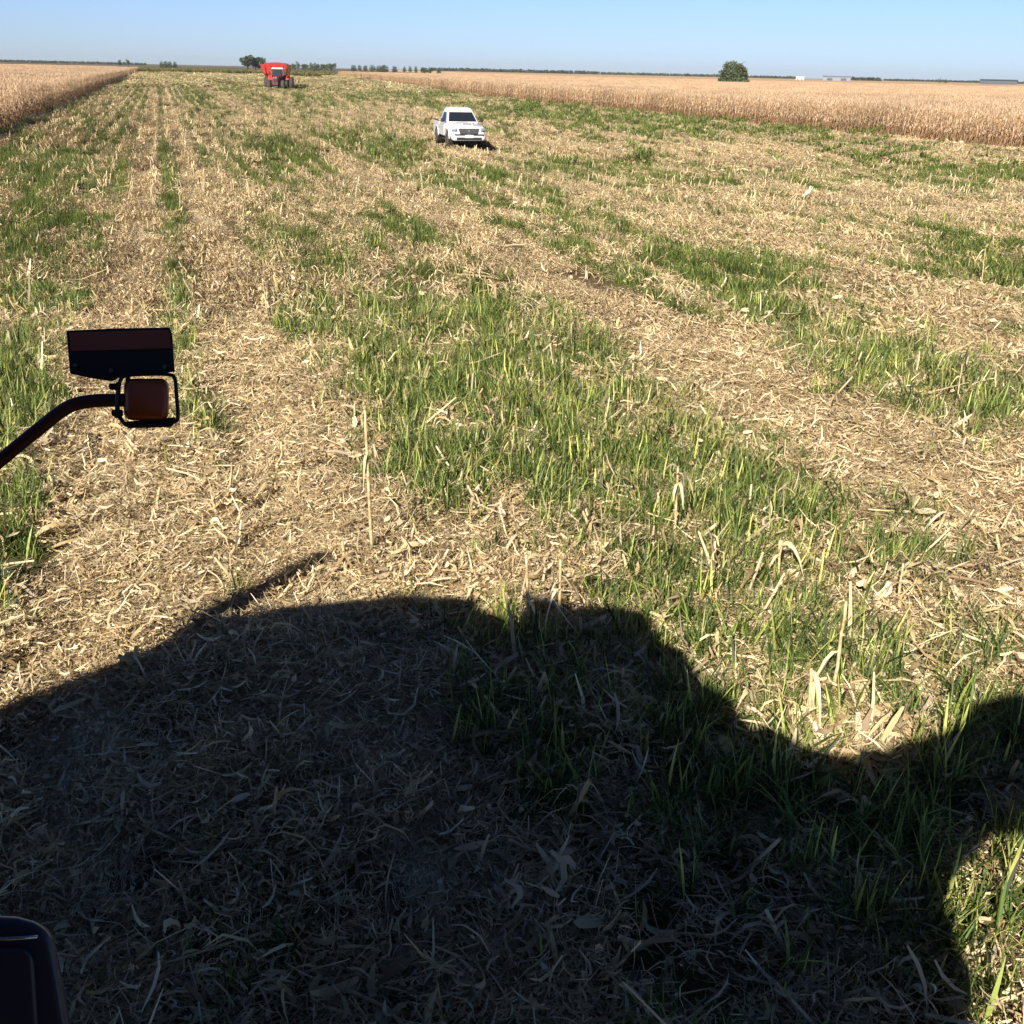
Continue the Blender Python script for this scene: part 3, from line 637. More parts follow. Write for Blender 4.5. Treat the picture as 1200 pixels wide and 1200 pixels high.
for s_ in (-1, 1):
    MB().loft([[(s_ * .80, -.62, 1.14), (s_ * .838, .55, 1.14), (s_ * .852, .55, 1.14), (s_ * .825, -.62, 1.14)], [(s_ * .66, -.12, 1.55), (s_ * .668, .50, 1.55), (s_ * .69, .50, 1.55), (s_ * .675, -.12, 1.55)]]).build('side_window', M_glass, tr)
    dr = MB().box((s_ * .905, -.1, .78), (.025, 1.15, .6)).build('door', M_white, tr, bevel=.01)
    MB().box((s_ * .925, .35, .98), (.03, .16, .03)).build('door_handle', M_chrome, dr)
    mr_ = MB().box((s_ * 1.0, -.72, 1.20), (.17, .09, .17)).build('side_mirror', M_black, tr, bevel=.03)
    MB().box((s_ * .89, -.70, 1.14), (.1, .04, .04)).build('mirror_stalk', M_black, mr_)
    MB().box((s_ * .70, -2.44, .84), (.27, .24, .15), M=Matrix.Rotation(s_ * .35, 4, 'Z')).build('headlight', M_lamp, tr, bevel=.04)
    MB().tube([(s_ * .66, -2.53, .50), (s_ * .66, -2.50, .50)], .06, 14).build('fog_lamp', M_lamp, tr)
    tr.scale = (.96,) * 3
    for yy in (-1.62, 1.55):
        mb = MB(); n = 12; rings = []
        for k in range(n + 1):
            a = math.pi * k / n
            rings.append([(s_ * .87, yy + .44 * math.cos(a), .38 + .44 * math.sin(a)), (s_ * .925, yy + .44 * math.cos(a), .38 + .44 * math.sin(a)), (s_ * .92, yy + .50 * math.cos(a), .38 + .50 * math.sin(a)), (s_ * .87, yy + .52 * math.cos(a), .38 + .52 * math.sin(a))])
        mb.loft(rings).build('wheel_arch', M_white, tr, smooth=True)
        MB().tube([(s_ * .70, yy, .38), (s_ * .912, yy, .38)], .43, 24).build('arch_well', M_black, tr)
        wheel(tr, s_ * .82, yy, .385, .25)
mb = MB()   # bed
mb.box((-.87, 1.72, .78), (.07, 1.75, .64)).box((.87, 1.72, .78), (.07, 1.75, .64)).box((0, 2.57, .80), (1.66, .05, .6)).box((0, .88, .80), (1.66, .04, .6)).box((0, 1.72, .52), (1.66, 1.62, .05))
mb.build('cargo_bed', M_white, tr, bevel=.015)
for s_ in (-1, 1): MB().box((s_ * .87, 1.72, 1.12), (.09, 1.75, .035)).build('bed_rail', M_black, tr)
MB().loft([[(-.30, -2.10, 1.03), (.30, -2.10, 1.03), (.30, -1.55, 1.06), (-.30, -1.55, 1.06)], [(-.25, -1.98, 1.13), (.25, -1.98, 1.13), (.25, -1.55, 1.12), (-.25, -1.55, 1.12)]]).build('hood_scoop', M_white, tr, bevel=.02)
MB().box((0, -2.055, 1.085), (.44, .03, .05)).build('scoop_intake', M_black, tr)
gr = MB().loft([[(-.44, -2.57, .64), (.44, -2.57, .64), (.44, -2.38, .64), (-.44, -2.38, .64)], [(-.52, -2.545, .90), (.52, -2.545, .90), (.50, -2.30, .90), (-.50, -2.30, .90)]]).build('grille', M_grey, tr, bevel=.02)
mb = MB()
for k in range(3): mb.box((0, -2.575 + .008 * k, .72 + .07 * k), (.86, .02, .014))
mb.build('grille_bar', M_chrome, gr)
MB().tube([(0, -2.60, .79), (0, -2.56, .79)], .06, 16).build('badge', M_chrome, gr)
bpr = MB().loft([sec(-2.62, .66, .36, .60, .02, .05), sec(-2.58, .80, .34, .63, .02, .05), sec(-2.35, .90, .34, .63, .02, .05)]).build('front_bumper', M_white, tr, smooth=True)
MB().box((0, -2.60, .615), (1.45, .10, .05)).build('grille_gap', M_black, bpr)
MB().box((0, -2.625, .43), (1.25, .03, .13)).build('air_intake', M_black, bpr)
MB().box((0, -2.645, .54), (.42, .012, .13)).build('number_plate', M_plate, bpr)
MB().box((0, -.1, .36), (1.5, 4.6, .12)).build('chassis', M_black, tr)

# ------------------------------------------------------------------ tractor and grain cart
M_red = paint('red_farm_paint', (.42, .03, .022), .4, 0, .5, .2, .1)
M_red2 = paint('bright_red_cart_paint', (.46, .045, .030), .45, 0, .4, .1, .05)
g = at(325, 106.5); sc = 1.1; ya = math.radians(4)
tt = empty('tractor', (g[0] + .2, g[1], 0), ya, 'red tractor with a white cab roof towing the grain cart far off', 'tractor'); tt.scale = (sc,) * 3
for s_ in (-1, 1):
    wheel(tt, s_ * 1.05, 1.2, .95, .5, .5, rimm=M_rim); wheel(tt, s_ * 1.72, 1.2, .95, .5, .5, rimm=M_rim); wheel(tt, s_ * .95, -1.9, .72, .48, .5, rimm=M_rim)
    MB().loft([[(s_ * x_, 1.2 + 1.1 * math.cos(a), .98 + 1.1 * math.sin(a)) for x_ in (.62, 1.45)] + [(s_ * x_, 1.2 + 1.04 * math.cos(a), .98 + 1.04 * math.sin(a)) for x_ in (1.45, .62)] for a in np.linspace(.3, 2.7, 9)]).build('fender', M_red, tt)
MB().loft([[(x_, y_, .85) for x_, y_ in ((-.36, -2.75), (.36, -2.75), (.42, -.2), (-.42, -.2))], [(x_, y_, 1.7) for x_, y_ in ((-.34, -2.65), (.34, -2.65), (.42, -.2), (-.42, -.2))], [(x_, y_, 1.9) for x_, y_ in ((-.2, -2.4), (.2, -2.4), (.36, -.2), (-.36, -.2))]]).build('hood', M_red, tt, bevel=.05)
MB().box((0, -2.73, 1.3), (.55, .06, .7)).build('radiator_grille', M_black, tt)
MB().box((0, -.4, .8), (.6, 4.2, .5)).build('chassis', M_grey, tt)
cb = MB().loft([[(x_, y_, 1.2) for x_, y_ in ((-.62, -.2), (.62, -.2), (.75, 1.6), (-.75, 1.6))], [(x_, y_, 1.9) for x_, y_ in ((-.78, -.3), (.78, -.3), (.8, 1.7), (-.8, 1.7))], [(x_, y_, 2.85) for x_, y_ in ((-.68, 0), (.68, 0), (.7, 1.55), (-.7, 1.55))]]).build('cab', M_glass, tt)
for s_ in (-1, 1):
    MB().tube([(s_ * .78, -.32, 1.9), (s_ * .69, -.02, 2.86)], .04, 6).build('cab_pillar', M_red, cb)
    MB().box((s_ * 1.05, -.15, 2.3), (.22, .06, .4)).build('side_mirror', M_black, tt)
    MB().box((s_ * .2, -2.70, 1.72), (.2, .08, .1)).build('headlight', M_lamp, tt)
MB().box((0, .75, 2.93), (1.62, 1.9, .2), (.9, .9)).build('cab_roof', M_white, tt, bevel=.05)
MB().tube([(.5, -.6, 1.8), (.5, -.6, 2.9)], .05, 8).build('exhaust_pipe', M_black, tt)
ct = empty('grain_cart', (g[0] - 1.5, g[1] + 7.4, 0), ya, 'big bright red grain cart hitched behind the red tractor', 'grain cart'); ct.scale = (sc,) * 3
def rect(hx, y0, y1, z): return [(-hx, y0, z), (hx, y0, z), (hx, y1, z), (-hx, y1, z)]
hp = MB().loft([rect(.8, -1.3, 1.5, .95), rect(1.55, -2.6, 2.5, 2.2), rect(1.9, -3.0, 2.9, 3.45), rect(1.8, -2.9, 2.8, 3.45), rect(1.4, -2.5, 2.4, 2.22), rect(.7, -1.2, 1.4, 1.0)], cap=True).build('hopper', M_red2, ct)
MB().loft([rect(1.78, -2.9, 2.8, 3.3), rect(1.3, -2.2, 2.2, 3.62), rect(.3, -.8, .8, 3.72)]).build('grain_cover', M_red, ct)
for yy in (-3.03, 2.93):
    for xx in (-1.3, -.45, .45, 1.3): MB().box((xx, yy, 2.85), (.08, .06, 1.1)).build('rib', M_red, hp)
MB().tube([(1.2, -2.2, 1.0), (1.7, -2.9, 2.4), (1.9, -3.3, 3.1)], .16, 12).build('unloading_auger', M_red, ct)
MB().box((0, 0, .95), (1.2, 6.0, .25)).build('chassis', M_grey, ct)
MB().box((0, -3.9, .75), (.25, 2.4, .2)).build('drawbar', M_grey, ct)
for s_ in (-1, 1): wheel(ct, s_ * 1.5, .3, .9, .8, .5, rimm=M_rim)

# ------------------------------------------------------------------ the small white bird
M_feather = paint('white_feathers', (.82, .81, .78), .8, 0, .1, 0, -.05); M_beak = paint('yellow_beak', (.7, .45, .08), .5)
g = at(945, 238); bz = height(g[0], g[1]) + .05
bsc = .64
bd = empty('white_bird', (g[0], g[1], bz), math.radians(20), 'small white egret standing upright on the straw right of the pickup', 'bird')
bd.scale = (bsc,) * 3
mb = MB(); mb.tube([(-.26, 0, .20), (-.18, 0, .24), (-.08, 0, .31), (.02, 0, .38), (.08, 0, .44), (.09, 0, .52), (.07, 0, .58), (.09, 0, .63), (.13, 0, .645), (.16, 0, .64)], [.012, .04, .085, .095, .06, .032, .026, .032, .034, .014], 12)
bo = mb.build('bird_body', M_feather, bd, smooth=True)
MB().tube([(.155, 0, .642), (.24, 0, .625)], [.012, .002], 6).build('beak', M_beak, bd)
for s_ in (-1, 1):
    MB().loft([[(.03 + .0 * s_, s_ * .09, .40), (-.02, s_ * .105, .36), (-.02, s_ * .085, .30)], [(-.12, s_ * .09, .33), (-.16, s_ * .085, .27), (-.12, s_ * .075, .22)], [(-.27, s_ * .03, .20), (-.28, s_ * .03, .185), (-.26, s_ * .025, .18)]]).build('wing', M_feather, bd, smooth=True)
    MB().tube([(0, s_ * .04, .30), (.02, s_ * .04, .15), (0, s_ * .04, -.02), (.05, s_ * .04, -.03)], [.014, .008, .007, .006], 6).build('leg', M_beak, bd)

# ------------------------------------------------------------------ trees and buildings on the skyline
LEAFC = np.array([(.055,.085,.03),(.04,.065,.025),(.075,.10,.04),(.09,.11,.05)])
def crown_mesh(lobes, n, size, pal):
    """leaf sprays spread through the volume of several overlapping lobes"""
    P = []
    wts = np.array([a[3] ** 2 * a[4] for a in lobes]); wts /= wts.sum()
    for (cx, cy, cz, r, rz), w in zip(lobes, wts):
        k = max(4, int(n * w)); d = rng.standard_normal((k, 3)); d /= np.linalg.norm(d, axis=1, keepdims=True)
        q = d * (rng.random((k, 1)) ** .45) * np.array([r, r, rz]); P.append(q + np.array([cx, cy, cz]))
    P = np.concatenate(P); n = len(P)
    a = rng.standard_normal((n, 3)); a /= np.linalg.norm(a, axis=1, keepdims=True); bq = np.cross(a, rng.standard_normal((n, 3))); bq /= np.linalg.norm(bq, axis=1, keepdims=True)
    s1 = size * rng.uniform(.5, 1.3, (n, 1)); s2 = s1 * .55
    V = np.stack([P - a * s1, P - bq * s2, P + a * s1, P + bq * s2], 1).reshape(-1, 3); Q = np.arange(n * 4).reshape(-1, 4)
    return V, Q, np.repeat(pickc(pal, n, .2), 4, 0)
def tree(name, x, y, w, h, label, group=None, n=900, trunk=.25, lob=7, pal=LEAFC, cat='tree', z=0, low=.0, ball=False):
    r = empty(name, (x, y, z), 0, label, cat, group)
    mb = MB(); mb.tube([(0, 0, -.2), (.03 * w, 0, h * .25), (0, .02 * w, h * .5), (.02 * w, 0, h * .8)], [w * .035 + .05, w * .028 + .03, w * .018, w * .006], 8)
    for k in range(6):
        a = k * 1.05 + random.random(); z0 = h * (.2 + .09 * k)
        mb.tube([(0, 0, z0), (math.cos(a) * w * .18, math.sin(a) * w * .18, z0 + h * .12), (math.cos(a) * w * .33, math.sin(a) * w * .33, z0 + h * .2)], [w * .014 + .01, w * .01, w * .004], 5)
    mb.build('trunk', M_bark, r, smooth=True)
    L_ = [(0, 0, h * (.5 + trunk * .3), w * .36, h * .30)]
    for k in range(lob):
        a = k * 2.4 + random.random() * .6; rr = w * random.uniform(.16, .30)
        zz = h * random.uniform(trunk + .12 - low, .86); L_.append((math.cos(a) * w * .30, math.sin(a) * w * .30, zz, w * random.uniform(.14, .24), h * random.uniform(.10, .17)))
    if ball: L_ = ball_lobes(w, h)
    v, q, c = crown_mesh(L_, n, w * (.02 if w > 8.5 and ball and n > 9000 else .05) + .06, pal)
    v[:, 2] = np.maximum(v[:, 2], .03)
    o = bpy.data.objects.new('crown', mesh_np('crown', v, q, M_leaf, c)); COL.objects.link(o); o.parent = r
    return r
def ball_lobes(w, h):
    L_ = [(0, 0, h * .42, w * .40, h * .40), (0, 0, h * .25, w * .44, h * .25)]
    for k in range(26):
        a = k * 2.4; el = (k % 5) / 5; L_.append((math.cos(a) * w * .36 * (1 - .45 * el), math.sin(a) * w * .36 * (1 - .45 * el), h * (.22 + .62 * el) * random.uniform(.85, 1.14), w * random.uniform(.08, .17), h * random.uniform(.06, .14)))
    return L_
def skyline(px, ytop, ybase, depth, wpx, **k):
    """a tree at the given distance whose crown is wpx wide and rises ytop..ybase above the plain"""
    d = ray(px, 70.8 + .0222 * px); d = d / math.hypot(d[0], d[1]); x, y = d[0] * depth, d[1] * depth
    zc = np.array([x, y, -CAMH]) @ F; mpp = zc / FPX * .92
    hor = 70.8 + .0222 * px
    return dict(x=x, y=y, w=wpx * mpp / .92, h=(hor - ytop) * mpp + CAMH, **k)
tree('round_tree', **skyline(860, 66.5, 96, 340, 41, label='dense round dark green tree standing alone in the standing maize on the right', n=11000, trunk=.05, ball=True, pal=LEAFC * np.array([1.25, 1.15, 1.4])))
skl = [(140, 69, 5, 'left one of two tiny round trees above the end of the left maize', 'tree'), (150, 68.5, 5, 'right one of two tiny round trees above the end of the left maize', 'tree')]
for px, yt, w_, lab, _c in skl: tree('small_tree', **skyline(px, yt, 74, 900, w_, label=lab, group='two tiny trees on the skyline', n=700, trunk=.3))
tree('broad_tree', **skyline(290, 63.5, 76, 950, 18, label='largest tree of the far clump left of the red cart with a wide dark crown', n=3500, trunk=.15, lob=9, low=.1))
tree('broad_tree', **skyline(299, 65, 76, 960, 15, label='second crown merging into the right side of the largest far tree', n=2600, trunk=.15, lob=9, low=.1))
tree('broad_tree', **skyline(308, 66, 76, 940, 9, label='small crown at the right end of the far clump just above the red cart', n=1500, trunk=.2))
for px, w_, on_ in ((189, 6, 'leftmost'), (194, 7, 'second'), (199, 7, 'third'), (205, 6, 'rightmost')): tree('low_tree', **skyline(px, 69.5 + random.random(), 74, 1000, w_, label=on_ + ' low tree of the short far row between the twin trees and big clump', group='short far row of low trees', n=700, trunk=.1, ball=True))
rowA = [(345, 72, 5), (350, 70.5, 4), (358, 73, 7), (365, 72, 7), (372, 71.5, 8), (380, 72.5, 8), (388, 73, 7), (392, 70.5, 4)]
ORD = ['first', 'second', 'third', 'fourth', 'fifth', 'sixth', 'seventh', 'eighth', 'ninth', 'tenth', 'eleventh', 'twelfth', 'thirteenth']
for oi_, (px, yt, w_) in enumerate(rowA): tree('far_tree', **skyline(px + random.uniform(-1.2, 1.2), yt + random.uniform(.2, 2.2), 77, 1100 + random.uniform(-90, 200), w_ * random.uniform(.9, 1.7), label=ORD[oi_] + ' tree from the left in the ragged far row right of the red cart', group='far row of trees right of the cart', n=700, trunk=.1, lob=9, low=.1))
rowB = [(414, 74, 7), (421, 73.5, 6), (428, 73.5, 8), (436, 74.5, 8), (443, 75, 7), (450, 74, 9), (462, 75.5, 5), (474, 74.5, 4), (481, 75, 5), (488, 75.5, 5), (497, 76, 8), (504, 76, 8), (514, 77.5, 7)]
for oi_, (px, yt, w_) in enumerate(rowB): tree('far_tree', **skyline(px + random.uniform(-1.2, 1.2), yt + random.uniform(.2, 2.0), 79, 1100 + random.uniform(-90, 200), w_ * random.uniform(.9, 1.7), label=ORD[oi_] + ' tree from the left in the long skyline row above the white pickup', group='long far row of trees above the pickup', n=700, trunk=.15, ball=True))
for px, lab in ((1100.5, 'left one of two tiny dark trees near the right end of the skyline'), (1108, 'right one of two tiny dark trees near the right end of the skyline')):
    tree('small_tree', **skyline(px, 91, 96, 1100, 5, label=lab, group='two tiny dark trees on the right skyline', n=240, trunk=.2))

# far sheds
M_shed = paint('grey_shed_wall', (.20, .23, .27), .7); M_shed2 = paint('dark_shed_wall', (.06, .08, .10), .7); M_roof = paint('pale_shed_roof', (.45, .47, .48), .6)
def shed(name, px0, px1, ytop, depth, wall, roof, label, ridge=1.0, deep=14):
    a = skyline((px0 + px1) / 2, ytop, 0, depth, px1 - px0); w_, h_ = a['w'], a['h']
    r = empty(name, (a['x'], a['y'], 0), -math.atan2(a['x'], a['y']), label, 'building')
    MB().box((0, 0, (h_ - ridge) / 2), (w_, deep, h_ - ridge)).build('wall', wall, r)
    MB().loft([[(-w_ / 2 - .4, -deep / 2 - .5, h_ - ridge + .003), (-w_ / 2 - .4, deep / 2 + .5, h_ - ridge + .003), (-w_ / 2 - .4, 0, h_)], [(w_ / 2 + .4, -deep / 2 - .5, h_ - ridge + .003), (w_ / 2 + .4, deep / 2 + .5, h_ - ridge + .003), (w_ / 2 + .4, 0, h_)]]).build('roof', roof, r)
    mb = MB(); n = max(2, int(w_ / 12))
    for k in range(n): mb = MB(); mb.box((-w_ / 2 + (k + .5) * w_ / n, -deep / 2 - .05, (h_ - ridge) * .4), (w_ / n * .4, .1, (h_ - ridge) * .75)).build('door', M_shed2, r)
shed('farm_shed', 965, 996, 89.0, 1200, M_shed, M_shed, 'long low grey blue shed on the skyline right of the round tree')
shed('farm_shed', 1150, 1190, 93.2, 1200, M_shed2, M_shed2, 'long low dark shed at the right end of the skyline')
shed('white_building', 933, 942, 89.8, 1100, paint('white_wall', (.8, .8, .78), .6), paint('white_roof', (.8, .8, .78), .5), 'tiny white building on the skyline between the round tree and the grey shed', .8, 8)

# low far woods: bumpy strips along the horizon
def wood(name, px0, px1, ytop, depth, label, pal=LEAFC * .9, n=2600):
    P = []; a = skyline((px0 + px1) / 2, ytop, 0, depth, px1 - px0); w_, h_ = a['w'], a['h']
    lobes = []; k = int(w_ / (h_ * .9)) + 2
    for i in range(k): lobes.append((-w_ / 2 + w_ * (i + .5) / k + random.uniform(-2, 2), random.uniform(-8, 8), h_ * .45, w_ / k * .75, h_ * random.uniform(.40, .55)))
    v, q, c = crown_mesh(lobes, n, 1.1 + depth / 1500, pal); v[:, 2] = np.maximum(v[:, 2], .05)
    o = bpy.data.objects.new(name, mesh_np(name, v, q, M_leaf, c)); COL.objects.link(o)
    o.location = (a['x'], a['y'], 0); o.rotation_euler = (0, 0, -math.atan2(a['x'], a['y'])); tag(o, label, 'wood', None, 'stuff')
wood('far_wood', 1000, 1032, 91, 1900, 'low hump of far woodland right of the grey shed')
wood('far_wood', -20, 165, 72.0, 2600, 'thin line of far woodland above the left maize', n=5000)
wood('far_wood', 505, 700, 81.1, 2600, 'thin line of far woodland right of the long tree row', n=5000)
wood('far_wood', 700, 850, 86, 2600, 'thin line of far woodland left of the round tree', n=4000)
wood('far_wood', 876, 935, 89.4, 2400, 'thin line of far woodland between the round tree and the white building', n=2500)
wood('far_wood', 1040, 1225, 94.6, 2600, 'thin line of far woodland under the right end of the sky', n=4500)

# weedy unharvested belt at the far end of the strip
c_wd = protos('weed_bush', [mk('weed_bush', [blades(.9, 150, .5, 1.5, .05, .5, GRASSC * np.array([1.0, .8, .8]), K=4), blades(.9, 60, .5, 1.4, .05, .5, STRAWC * .7, K=4)], M_grass) for _ in range(4)])
def belt(px0, px1, v0_, v1, n, label, hs=1.0):
    a0 = at(px0, 86); a1 = at(px1, 86)
    u0 = -15; x = []; 
    U_ = rng.uniform(0, 1, n); V_ = rng.uniform(v0_, v1, n)
    d0 = ray(px0, 79); d1 = ray(px1, 79); d = d0[None] * (1 - U_[:, None]) + d1[None] * U_[:, None]; d = d / np.hypot(d[:, 0], d[:, 1])[:, None]
    x, y = d[:, 0] * V_, d[:, 1] * V_
    s_ = rng.uniform(.8, 1.6, n) * hs
    scatter('weed_belt', c_wd, np.stack([x, y, 0 * x], 1), rotz(n, .05), np.stack([s_ * 1.5, s_ * 1.5, s_], 1), label, 'weeds')
belt(146, 305, 470, 545, 3600, 'dark green belt of tall weeds closing the far end of the strip', .9)
belt(330, 386, 420, 520, 1500, 'brownish green weeds just right of the red tractor', .85)

# ------------------------------------------------------------------ the machine the picture is taken from
M_dkred = paint('dark_red_machine_paint', (.05, .008, .008), .45, 0, .4, 0, .1)
M_navy = paint('dark_blue_black_panel', (.03, .038, .065), .45, 0, .5, .3, 0)
M_mframe = paint('black_mirror_shell', (.008, .008, .010), .35)
M_brown = paint('brown_panel', (.24, .065, .04), .6)
M_amber = paint('amber_lamp_shell', (.34, .065, .012), .35)
CA, SA = math.cos(SUN_AZ), math.sin(SUN_AZ)
def mw(s, q, z): return (s * CA + q * SA, -s * SA + q * CA, z)       # s across, q along the machine
mc = empty('harvester', (0, -1.5, 0), 0, 'dark farm machine with its mirror arm and fender corner reaching in at the left', 'farm machine')
mc_off = Vector((0, -1.5, 0))
def mbuild(mb, *a, **k):
    mb.v = [tuple(Vector(p) - mc_off) for p in mb.v]; return mb.build(*a, parent=mc, **k)
te = math.tan(SUN_EL)
def sil(px, py, q=-.45):
    G = at(px, py, .08); s = G[0] * CA - G[1] * SA; qq = G[0] * SA + G[1] * CA; return s, .08 + (qq - q) * te
top = [sil(*p) for p in ((0, 822), (110, 782), (200, 745), (240, 728), (330, 708), (460, 694), (540, 700), (556, 698), (566, 716), (598, 722), (602, 740), (612, 742), (624, 700), (662, 702), (668, 712), (700, 708), (757, 716), (778, 752), (803, 762), (826, 800), (856, 816), (880, 852), (905, 850), (945, 874))]
side = [sil(*p) for p in ((1098, 968), (1112, 1000), (1102, 1030), (1104, 1062), (1122, 1082), (1120, 1110), (1138, 1130), (1132, 1180), (1142, 1215))]
body = [(top[0][0] - .05, .9)] + [(top[0][0] - .25, top[0][1] - .4)] + top + [(side[0][0] - .05, top[-1][1])] + side + [(side[-1][0], .9)]
mb = MB(); mb.prism(body, lambda s, z: mw(s, -.45, z), lambda s, z: mw(s, -.75, z)); mbuild(mb, 'shadow_caster_front', M_dkred)  # unseen front slab, outline shaped from the edge of the machine's shadow
mb = MB(); lowr = [(s, min(z - .35, 3.4)) for s, z in top[3:12]]
body2 = [(top[3][0], .9)] + lowr + [(lowr[-1][0], .9)]
mb.prism(body2, lambda s, z: mw(s, -.752, z), lambda s, z: mw(s, -4.0, z)); mbuild(mb, 'engine_body', M_dkred)
ov = [sil(*p) for p in ((1005, 872), (1030, 884), (1050, 866), (1080, 862), (1120, 846), (1138, 820), (1200, 808), (1290, 770), (1290, 900), (1200, 948), (1165, 955), (1150, 975), (1112, 1000))]
mb = MB(); mb.prism([(.58, 3.15)] + [(.58, ov[0][1])] + ov, lambda s, z: mw(s, -.47, z), lambda s, z: mw(s, -.62, z)); mbuild(mb, 'shadow_caster_panel', M_dkred)  # unseen thin panel shaped to throw the right end of the shadow
# unseen tubes added to throw the sloping shadow sliver on the left
a0 = sil(235, 725); a1 = sil(300, 686); a2 = sil(376, 640)
mb = MB(); mb.tube([mw(a0[0] - .04, -.55, a0[1] - .9), mw(a0[0], -.55, a0[1]), mw(a1[0], -.55, a1[1])], [.11, .11, .10], 12); mbuild(mb, 'shadow_caster_tube', M_dkred, smooth=True)
b0 = sil(322, 674); mb = MB(); mb.tube([mw(a1[0], -.55, a1[1] - .02), mw(b0[0], -.55, b0[1]), mw(a2[0], -.55, a2[1])], [.03, .08, .07], 10); mbuild(mb, 'shadow_caster_tip', M_dkred, smooth=True)
for s_, q_ in ((-3.9, -2.0), (.15, -2.2)):
    n = 28; rings = []
    for px_, pr in ((-.3, .55), (-.3, .85), (-.22, .95), (.22, .95), (.3, .85), (.3, .55)):
        rings.append([mw(s_ + px_, q_ + pr * math.cos(2 * math.pi * k / n), .95 + pr * math.sin(2 * math.pi * k / n)) for k in range(n)])
    mb = MB(); mb.loft(rings); mbuild(mb, 'wheel', M_rub, smooth=False)
# parts of it in view: arm, lamp in its guard, plate, fender
ZC = 1.9
def P3(px, py, dz=0): return tuple(atd(px, py, ZC + dz))
def spline(pts, n=6):
    out = []; P = [Vector(p) for p in pts]; P = [P[0] * 2 - P[1]] + P + [P[-1] * 2 - P[-2]]
    for i in range(1, len(P) - 2):
        for k in range(n):
            u = k / n; a, b_, c_, d_ = P[i - 1:i + 3]
            out.append(.5 * ((2 * b_) + (c_ - a) * u + (2 * a - 5 * b_ + 4 * c_ - d_) * u * u + (3 * b_ - a - 3 * c_ + d_) * u ** 3))
    return out + [P[-2]]
u_ = ZC / FPX
mb = MB(); mb.tube(spline([P3(-420, 900, -.25), P3(-160, 690, -.1), P3(-50, 583), P3(0, 540), P3(45, 503), P3(80, 477), P3(108, 470), P3(136, 469), P3(152, 469)]), 7.8 * u_, 14); arm = mbuild(mb, 'mirror_arm', M_dkred, smooth=True)
def rrect(cx, cy, hw, hh, r, n=5):
    out = []
    for (sx, sy, a0_) in ((1, -1, 0), (-1, -1, 90), (-1, 1, 180), (1, 1, 270)):
        for k in range(n + 1):
            a = math.radians(a0_ + 90 * k / n); out.append((cx + sx * (hw - r) + r * math.cos(a), cy + sy * (hh - r) - r * math.sin(a)))
    return out
mb = MB(); lr = lambda sc_, dz: [P3(171.5 + (x - 171.5) * sc_, 468 + (y - 468) * sc_, dz) for x, y in rrect(171.5, 468, 26.5, 24.5, 10)]
mb.loft([lr(.72, -.022), lr(.9, -.018), lr(1, -.006), lr(1.0, .03), lr(.9, .045)]); mbuild(mb, 'indicator_lamp', M_amber, smooth=True)
pts = [P3(x, y, -.012) for x, y in ((140, 452), (141, 446), (148, 440), (175, 438.5), (198, 439), (205, 444), (207, 465), (208.5, 488), (204, 494), (180, 497.5), (152, 499), (144, 494), (139.5, 486))]
mb = MB(); mb.tube(spline(pts), 2.3 * u_, 8); mbuild(mb, 'lamp_guard', M_mframe, smooth=True)
mb = MB(); mb.prism([(146, 494), (205, 489), (207, 494), (200, 500.5), (150, 502)], lambda x, y: P3(x, y, -.006), lambda x, y: P3(x, y, .015)); mbuild(mb, 'guard_foot', M_mframe)
mb = MB()
for x, y in ((134, 453), (137, 484)):
    mb.tube([P3(x - 5, y, -.015), P3(x + 6, y, -.015)], 4 * u_, 10)
mb.tube([P3(139, 448, -.01), P3(137, 490, -.01)], 3 * u_, 8)
mbuild(mb, 'arm_clamp', M_mframe, smooth=False)
mb = MB(); plate = [(77.5, 387.5), (130, 385), (199, 383.5), (202, 392), (205, 436), (190, 437), (150, 438), (131, 447), (105, 443), (82, 438)]
mb.prism(plate, lambda x, y: P3(x, y, .01), lambda x, y: P3(x, y, .035)); mbuild(mb, 'mirror_plate', M_mframe, bevel=.002)
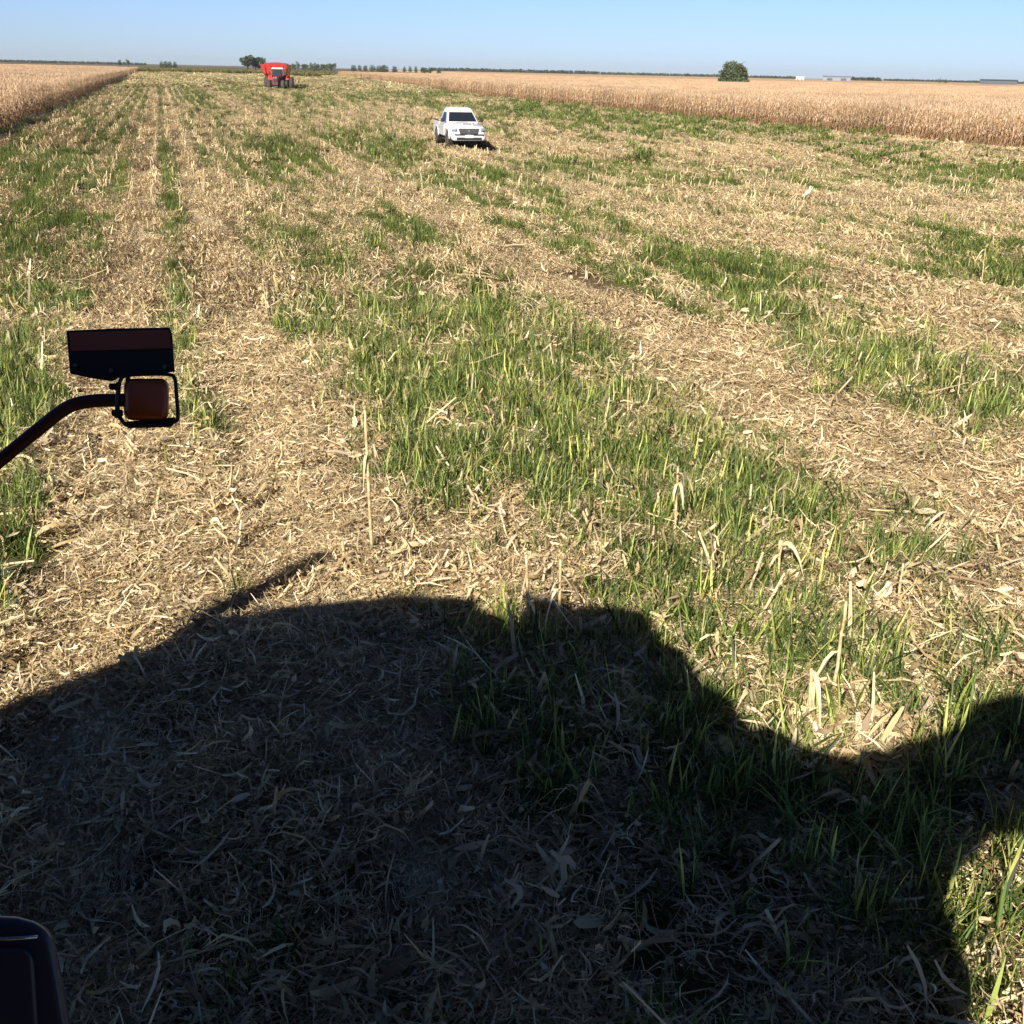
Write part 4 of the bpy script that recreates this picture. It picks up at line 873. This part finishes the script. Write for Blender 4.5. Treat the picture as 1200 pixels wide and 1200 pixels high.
mb = MB(); mb.prism([(80.5, 389.5), (198, 386.5), (201.5, 408), (83, 411.5)], lambda x, y: P3(x, y, .006), lambda x, y: P3(x, y, .0098)); mbuild(mb, 'brown_strip', M_brown)  # brown strip along the upper part of the plate
for bx_, by_ in ((88, 428), (193, 430), (130, 434)):
    mb = MB(); mb.tube([P3(bx_, by_, .0), P3(bx_, by_, .011)], 2.6 * u_, 6); mbuild(mb, 'bolt', M_grey)
mb = MB(); mb.tube([P3(150, 438, .02), P3(150, 446, .0)], 3 * u_, 8); mbuild(mb, 'plate_bracket', M_mframe)
# fender corner low on the left
Z2 = 2.3
def P4(px, py, dz=0): return tuple(atd(px, py, Z2 + dz))
mb = MB(); fo = [(-320, 1068), (-60, 1070), (20, 1074), (52, 1082), (64, 1100), (74, 1150), (84, 1210), (96, 1330), (100, 1500), (-320, 1500)]
mb.prism(fo, lambda x, y: P4(x, y, 0), lambda x, y: P4(x + 0, y, .5)); mbuild(mb, 'fender', M_navy, bevel=.03, seg=4)
mb = MB(); mb.prism([(-300, 1112), (30, 1110), (40, 1122), (54, 1330), (52, 1480), (-300, 1480)], lambda x, y: P4(x, y, -.02), lambda x, y: P4(x, y, .03)); mbuild(mb, 'fender_tread', M_navy, bevel=.02, seg=4)
mb = MB(); mb.tube([P4(-200, 1101, -.015), P4(10, 1100, -.015), P4(44, 1098, -.01)], .004, 8); mbuild(mb, 'fender_highlight', M_chrome, smooth=True)  # thin bright tube put in for the highlight along the fender edge

# ------------------------------------------------------------------ haze
HAZE = 0.00008
if HAZE:
    mb = MB(); mb.box((0, 1800, 14.5), (7000, 5200, 33))
    mt, t, b = newmat('haze'); t.nodes.remove(b)
    pv = t.nodes.new('ShaderNodeVolumePrincipled'); pv.inputs['Color'].default_value = (.92, .95, 1, 1); pv.inputs['Density'].default_value = HAZE; pv.inputs['Anisotropy'].default_value = .2
    t.links.new(pv.outputs[0], t.nodes['Material Output'].inputs['Volume'])
    hz = mb.build('haze', mt); tag(hz, 'thin pale air haze over the plain', None, None, 'stuff')
